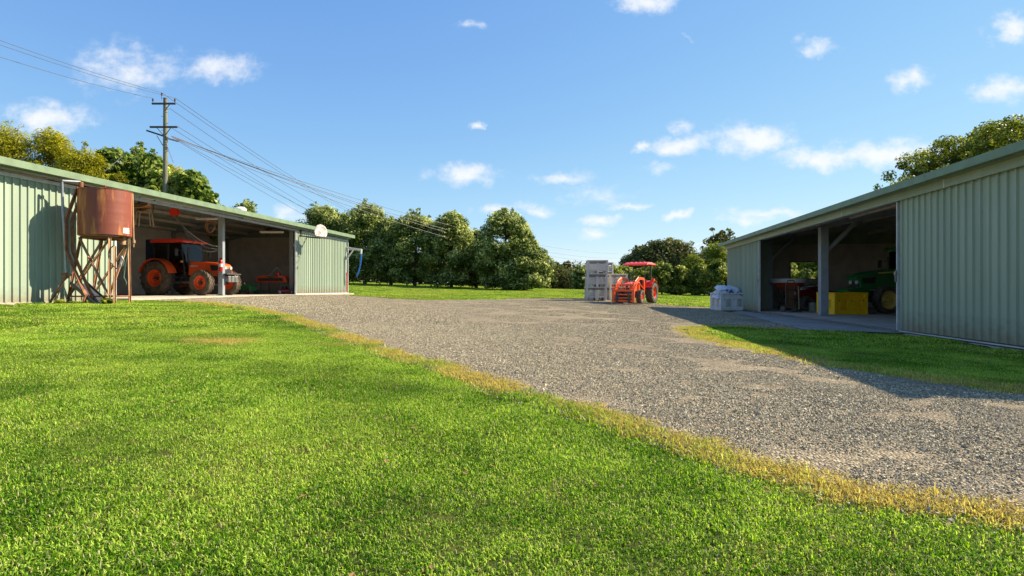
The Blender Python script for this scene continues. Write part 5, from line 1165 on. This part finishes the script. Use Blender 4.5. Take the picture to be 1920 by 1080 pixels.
for i, a in enumerate([(-.14, -.1, .66, 4, -5, 10, M_bag, 'white woven bag at the bottom left of the heap in the white bin'), (.12, .15, .70, -4, 6, -12, M_bag, 'white woven bag low at the back of the heap'),
    (-.08, -.02, .80, 5, 4, 18, M_bag, 'white woven bag in the middle layer of the heap'), (.24, -.12, .76, -4, 14, -6, M_bagb, 'white bag with navy blue printing sliding off the right of the heap'),
    (.02, .14, .89, -3, -3, 4, M_bag, 'white woven bag second from the top of the heap'), (-.05, .0, .97, 4, 6, -8, M_bag, 'flat white woven bag lying on top of the heap')]):
    bag(wx+a[0], wy_+a[1], wz+a[2], *a[3:], seed=i, sx=.5 if i else .56, sy=.4)
b = MB(); b.tube([(-.02, 0, 0), (0, 0, .12), (.0, 0, .22), (-.05, 0, .3), (-.12, 0, .24), (-.13, 0, .1), (-.08, 0, .0), (0.02, 0, -.02)], .035, 8); o = b.build('rolled_bag_end', M_bag, None, True); o.location = (wx-.5, wy_-.5, wz+.62); o.scale = (1, 1.5, .9); tag(o, 'curled white bag rolled over the left rim of the white bin', 'bag', 'filled bags heaped in the white bin')

# ------------------------------------------------------------------ things inside the right shed
def rp(u, v, y): return pxp(u, v, y)
SPX = Vector((11.55, 23.6, RF))
SPR = thing('spreader', SPX, ANG, 'orange cone spreader with pale hopper rim at the far left of the right shed', 'spreader')
b = MB(); b.lathe([(.12, .62), (.62, 1.12), (.66, 1.14), (.60, 1.12), (.1, .62)], 24); b.build('hopper', M_orange, SPR, True)
b = MB(); b.lathe([(.70, 1.14), (.72, 1.14), (.72, 1.30), (.70, 1.30), (.70, 1.14)], 24); b.build('hopper_rim', M_white, SPR, True)
b = MB()
for k in range(4):
    a = k*math.pi/2+.7; b.bar((math.cos(a)*.45, math.sin(a)*.45, .0), (math.cos(a)*.45, math.sin(a)*.45, 1.0), .05, .05); a2 = a+math.pi/2; b.bar((math.cos(a)*.45, math.sin(a)*.45, .3), (math.cos(a2)*.45, math.sin(a2)*.45, .3), .05, .05)
b.lathe([(.001, .5), (.2, .5), (.2, .62), (.1, .64)], 16); b.build('frame', M_iron, SPR)
HT = thing('hand_trolley', tuple(rp(1483, 580, 21.6))[:2]+(RF,), R(20), 'tall brown hand trolley with curved handle standing at the shed opening', 'trolley')
b = MB(); b.tube([(-.25, 0, .05), (-.25, 0, 1.05), (-.15, 0, 1.2), (.15, 0, 1.2), (.25, 0, 1.05), (.25, 0, .05)], .02, 8); b.bar((-.25, 0, .5), (.25, 0, .5), .03, .03); b.bar((-.25, 0, .85), (.25, 0, .85), .03, .03); b.bb(-.25, .25, -.3, .0, .02, .04); b.build('frame', M_iron, HT, True)
b = MB(); b.bb(-.2, .2, .03, .05, .15, 1.0); b.build('back_board', M_wood, HT)
b = MB()
for s in (-1, 1): b.cyl((s*.27, .08, .12), (s*.33, .08, .12), .12)
b.build('wheels', M_rubber, HT, True)
b = MB(); b.bar((.3, -.02, .1), (.27, -.02, 1.0), .025, .025); o = b.build('timber_stake', mat('pale_timber', (.5, .38, .22), .7), None); o.location = HT.location; tag(o, 'thin pale timber stake leaning on the hand trolley', 'stake')
QB = thing('quad_bike', (12.35, 23.2, RF), R(190), 'dark red quad bike behind the column in the right shed', 'quad bike')
for s in (-1, 1):
    for x_ in (-.55, .6): wheel(QB, x_, s*.42, .3, .24, .14, M_rubber, M_iron, s, 10)
b = MB(); b.prism([(-.85, .55), (-.8, .68), (-.3, .72), (.1, .78), (.35, .9), (.75, .82), (.95, .62), (.9, .52), (.3, .45), (-.3, .45)], -.28, .28); b.build('body', mat('dark_red', (.16, .012, .01), .35), QB, True, .04)
b = MB(); b.bb(-.6, .1, -.14, .14, .72, .84); b.build('seat', M_black, QB, bevel=.04)
b = MB(); b.tube([(.3, -.38, 1.06), (.35, -.2, 1.05), (.4, 0, 1.0), (.35, .2, 1.05), (.3, .38, 1.06)], .018); b.cyl((.4, 0, 1.0), (.55, 0, .7), .02); b.build('handlebar', M_black, QB, True)
for s in (-1, 1): b = MB(); b.cyl((.9, s*.16, .70), (.96, s*.16, .70), .065, n=12); b.build('headlight', M_lamp, QB, True)
b = MB()
for k in range(5): b.bar((.5+k*.1, -.3, .93), (.5+k*.1, .3, .93), .015, .015)
for s in (-.3, .3): b.bar((.45, s, .93), (.95, s, .93), .015, .015)
b.build('front_rack', M_iron, QB)
RM = thing('ride_on_mower', (13.4, 24.4, RF), R(170), 'dark red machine cover behind the yellow bin and column in the right shed', 'mower')
b = MB(); b.prism([(-.6, .3), (-.6, .75), (-.2, .8), (.3, 1.0), (.8, .95), (.95, .7), (.9, .35)], -.35, .35); b.build('bonnet', mat('wine_red', (.22, .02, .03), .5), RM, True, .06, 3)
for s in (-1, 1):
    for x_ in (-.5, .65): wheel(RM, x_, s*.42, .27, .2, .12, M_rubber, M_iron, s, 10)
b = MB(); b.cyl((.4, -.1, .95), (.15, -.1, 1.15), .02); b.tube([(.1+.05*math.sin(t), .15*math.cos(t)-.1, 1.18+.12*math.sin(t)) for t in np.linspace(0, 6.283, 13)], .014, 6); b.build('steering_wheel', M_black, RM, True)
DR = thing('drum', (12.0, 22.5, RF), 0, 'small pale drum on the floor beside the hand trolley', 'drum')
b = MB(); b.lathe([(.001, 0), (.17, 0), (.175, .02), (.17, .12), (.175, .14), (.17, .3), (.16, .34), (.001, .34)], 20); b.build('drum_shell', mat('grey_plastic', (.25, .25, .24), .5), DR, True)

# ------------------------------------------------------------------ things inside the left shed
def lamp(u, v, y, rz, label):
    p = rp(u, v, y); T = thing('strip_light', p, rz, label, 'light', 'unlit strip lights under the left shed roof')
    b = MB(); b.prism([(-.62, .0), (-.6, .06), (.6, .06), (.62, 0)], -.05, .05); b.build('fitting', M_white, T)
    for s in (-.03, .03): b = MB(); b.cyl((-.58, s, -.015), (.58, s, -.015), .014, n=8); b.build('tube', M_white, T, True)
    b = MB(); [b.bar((x_, 0, .06), (x_, 0, .5), .008, .008) for x_ in (-.4, .4)]; b.build('hanger', M_iron, T)
lamp(392, 411, 25.5, R(0), 'unlit white strip light hanging left of the middle column'); lamp(510, 436, 29, R(0), 'unlit white strip light hanging in the right-hand bay of the left shed')
CR = thing('cable_reel', rp(327, 398, 23.6), 0, 'orange reel hanging under the left shed roof with cables drooping from it', 'reel')
b = MB(); b.lathe([(.001, -.1), (.17, -.1), (.17, -.07), (.08, -.06), (.08, .06), (.17, .07), (.17, .1), (.001, .1)], 20, RX(R(90))); b.build('drum', M_red, CR, True)
b = MB(); b.bar((0, 0, .1), (0, 0, .75), .03, .03); b.build('hanger', M_iron, CR)
for k, (u2, v2, sg) in enumerate([(408, 462, .30), (408, 467, .42), (408, 469, .65)]):
    b = MB(); p0 = Vector((.06*k-.05, 0, -.1)); p1 = rp(u2, v2, 24.3)-CR.location; pts = []
    for i in range(15): t = i/14; q = p0.lerp(p1, t); q.z -= sg*4*t*(1-t)*.9; pts.append(q)
    b.tube(pts, .016, 6); b.build('cable', M_wire if k else M_galv, CR, True)
CH2 = thing('wooden_chair', rp(271, 402, 20.6), R(20), 'old wooden chair hung upside down high in the left shed beside the tank', 'chair')
b = MB(); b.box((0, 0, .1), (.46, .46, .04)); b.build('seat', M_wood, CH2, bevel=.008)
for (x_, y_) in ((-.19, -.19), (.19, -.19), (.19, .19), (-.19, .19)): b = MB(); b.bar((x_, y_, .08), (x_*1.25, y_*1.25, -.42), .035, .035); b.build('leg', mat('pale_chair_wood', (.42, .3, .18), .7) if x_ < 0 and y_ < 0 else bpy.data.materials['pale_chair_wood'], CH2)
b = MB(); b.bar((-.2, .22, .1), (-.28, .26, .62), .035, .035); b.bar((.2, .22, .1), (.28, .26, .62), .035, .035); b.bar((-.26, .25, .5), (.26, .25, .5), .02, .12); b.build('backrest', M_wood, CH2)
SD = thing('saddle', rp(262, 388, 20.2), R(15), 'brown leather saddle slung from the rafters above the chair', 'saddle')
b = MB(); vs = []; nn = 10
for i in range(nn+1):
    x_ = -.3+.6*i/nn; lift = .1*(abs(x_)/.3)**2
    for j in range(9):
        a = R(-80+160*j/8); vs.append((x_, math.sin(a)*.26*(1+.2*math.cos(x_*6)), math.cos(a)*.2+lift-.1))
fs = [(i*9+j, i*9+j+1, (i+1)*9+j+1, (i+1)*9+j) for i in range(nn) for j in range(8)]; b.add(vs, fs); o = b.build('seat_leather', mat('saddle_leather', (.35, .17, .07), .5), SD, True); sm = o.modifiers.new('thick', 'SOLIDIFY'); sm.thickness = .03
b = MB(); b.bar((0, 0, .05), (0, 0, .6), .02, .02); b.build('strap', M_black, SD)
BK = thing('wicker_hanging_basket', rp(394, 425, 26.0), 0, 'round tan hanging coil below the strip light left of the middle column', 'basket')
b = MB(); b.tube([(.22*math.cos(t), .04*math.sin(2*t), .26*math.sin(t)) for t in np.linspace(0, 6.283, 25)], .03, 6); b.tube([(.17*math.cos(t), .05+.03*math.sin(2*t), .2*math.sin(t)-.02) for t in np.linspace(0, 6.283, 25)], .03, 6); b.build('coil', mat('tan_rope', (.34, .2, .1), .8), BK, True)
b = MB(); b.bar((0, 0, .25), (0, 0, .6), .015, .015); b.build('hook', M_iron, BK)
EX = thing('fire_extinguisher', tuple(LS.w(15.4, .83, 1.05)), 0, 'red fire extinguisher strapped to the middle column of the left shed', 'extinguisher')
b = MB(); b.lathe([(.001, -.02), (.07, -.02), (.08, .0), (.08, .42), (.05, .48), (.03, .5), (.001, .5)], 18); b.build('cylinder', mat('extinguisher_red', (.5, .015, .012), .3), EX, True)
b = MB(); b.bb(-.04, .06, -.012, .012, .5, .56); b.build('valve', M_black, EX); b = MB(); b.lathe([(.0815, .18), (.0815, .32)], 18); b.build('label_band', M_white, EX, True)
CB = thing('cabinet', tuple(LS.w(17.2, 5.5, 0)), ANG, 'tall dull blue steel locker behind the middle column of the left shed', 'cabinet')
b = MB(); b.bb(-.25, .25, -.25, .25, 0, 2.6); b.build('body', M_blued, CB, bevel=.01); b = MB(); b.bb(-.22, .22, -.27, -.252, .1, 2.5); b.build('door', M_blued, CB, bevel=.008)
# orange implement on stands (right-hand bay)
IM = thing('mower_deck', tuple(pxp(518, 549, 31.0))[:2]+(LF,), R(-12), 'orange slasher implement with a yellowish A-frame in the right bay of the left shed', 'implement')
b = MB(); b.prism([(-.9, .62), (-.9, .9), (-.6, 1.0), (.0, .86), (.5, 1.0), (.9, .95), (.95, .62)], -.5, .5); b.build('deck', M_orange, IM, True, .04)
b = MB(); b.bb(-.75, .75, -.53, -.51, .7, .86); b.build('chain_guard', M_iron, IM)
b = MB(); b.bar((-.5, 0, .95), (.05, 0, 1.45), .05, .05); b.bar((.6, 0, .95), (.05, 0, 1.45), .05, .05); b.build('a_frame', M_galvp, IM)
for x_ in (-.7, .75):
    b = MB(); b.bar((x_, -.35, .62), (x_, -.4, 0.0), .05, .05); b.bar((x_, .35, .62), (x_, .4, 0.0), .05, .05); b.build('stand_leg', M_steel, IM)
b = MB(); b.cyl((.2, -.1, .95), (.2, -.1, 1.15), .13); b.build('gearbox', M_red, IM, True)
RM2 = thing('push_mower', tuple(pxp(534, 549, 29.6))[:2]+(LF,), R(-60), 'small dark red push mower low beside the orange implement', 'mower')
b = MB(); b.prism([(-.3, .1), (-.3, .24), (.0, .28), (.3, .24), (.35, .1)], -.25, .25); b.build('deck', mat('mower_red', (.35, .02, .02), .4), RM2, True, .03); b = MB(); b.cyl((0, 0, .28), (0, 0, .42), .12); b.build('engine', M_black, RM2, True)
for s in (-1, 1):
    for x_ in (-.28, .28): b = MB(); b.cyl((x_, s*.25, .1), (x_, s*.3, .1), .1); b.build('wheel', M_trim, RM2, True)
b = MB(); b.bar((-.3, -.2, .2), (-.9, -.2, .95), .02, .02); b.bar((-.3, .2, .2), (-.9, .2, .95), .02, .02); b.bar((-.9, -.2, .95), (-.9, .2, .95), .02, .02); b.build('handle', M_steel, RM2)
GM = thing('green_mower', tuple(pxp(464, 549, 29.5))[:2]+(LF,), R(-20), 'small green machine on the floor between tractor and orange implement', 'mower')
b = MB(); b.prism([(-.4, .15), (-.4, .4), (-.1, .5), (.3, .48), (.45, .3), (.45, .15)], -.25, .25); b.build('body', mat('mid_green_paint', (.04, .22, .05), .4), GM, True, .04)
for s in (-1, 1):
    for x_ in (-.3, .3): b = MB(); b.cyl((x_, s*.25, .15), (x_, s*.33, .15), .15); b.build('wheel', M_rubber, GM, True)
b = MB(); b.bar((-.3, -.2, .4), (-.8, -.25, 1.1), .02, .02); b.bar((-.3, .2, .4), (-.8, .25, 1.1), .02, .02); b.build('handle', M_steel, GM)
# shelf bench with clutter at the left of the tractor
SH = thing('workbench', tuple(LS.w(11.3, 5.4, 0)), ANG, 'cluttered dark workbench along the back of the left shed behind the tank', 'bench')
b = MB(); b.bb(-1.4, 1.4, -.4, .4, .86, .92); b.build('top', M_wood, SH)
for x_ in (-1.3, 1.3):
    for y_ in (-.33, .33): b = MB(); b.bb(x_-.04, x_+.04, y_-.04, y_+.04, 0, .86); b.build('leg', M_wood, SH)
b = MB(); b.bb(-1.35, 1.35, -.36, .36, .3, .34); b.build('shelf', M_wood, SH)
CT = thing('crate', tuple(LS.w(10.9, 5.3, .92)), ANG+.2, 'grey-white box sitting on the dark workbench', 'box'); b = MB(); b.bb(-.35, .35, -.2, .2, 0, .3); b.build('body', M_trim, CT, bevel=.01); b = MB(); b.bb(-.37, .37, -.22, .22, .3, .34); b.build('lid', M_galvp, CT, bevel=.008)
TR2 = thing('tool_chest', tuple(LS.w(11.0, 5.2, .0)), ANG, 'dark red tool chest under the workbench at the left of the tractor', 'tool chest'); b = MB(); b.bb(-.4, .4, -.3, .2, .02, .28); b.build('body', mat('chest_red', (.15, .01, .01), .4), TR2, bevel=.01)
for k in range(2): b = MB(); b.bb(-.38, .38, -.325, -.303, .04+k*.12, .14+k*.12); b.build('drawer', bpy.data.materials['chest_red'], TR2)
# roof vents
for (x_, lb) in ((17.5, 'pale dome roof vent low on the left shed roof'),):
    v = thing('roof_vent', tuple(LS.w(x_, 1.3, LS.zroof(1.3)+.06)), 0, lb, 'vent'); b = MB(); b.lathe([(.16, -.05), (.16, .08), (.26, .1), (.27, .18), (.18, .27), (.001, .3)], 20); b.build('dome', M_white, v, True)
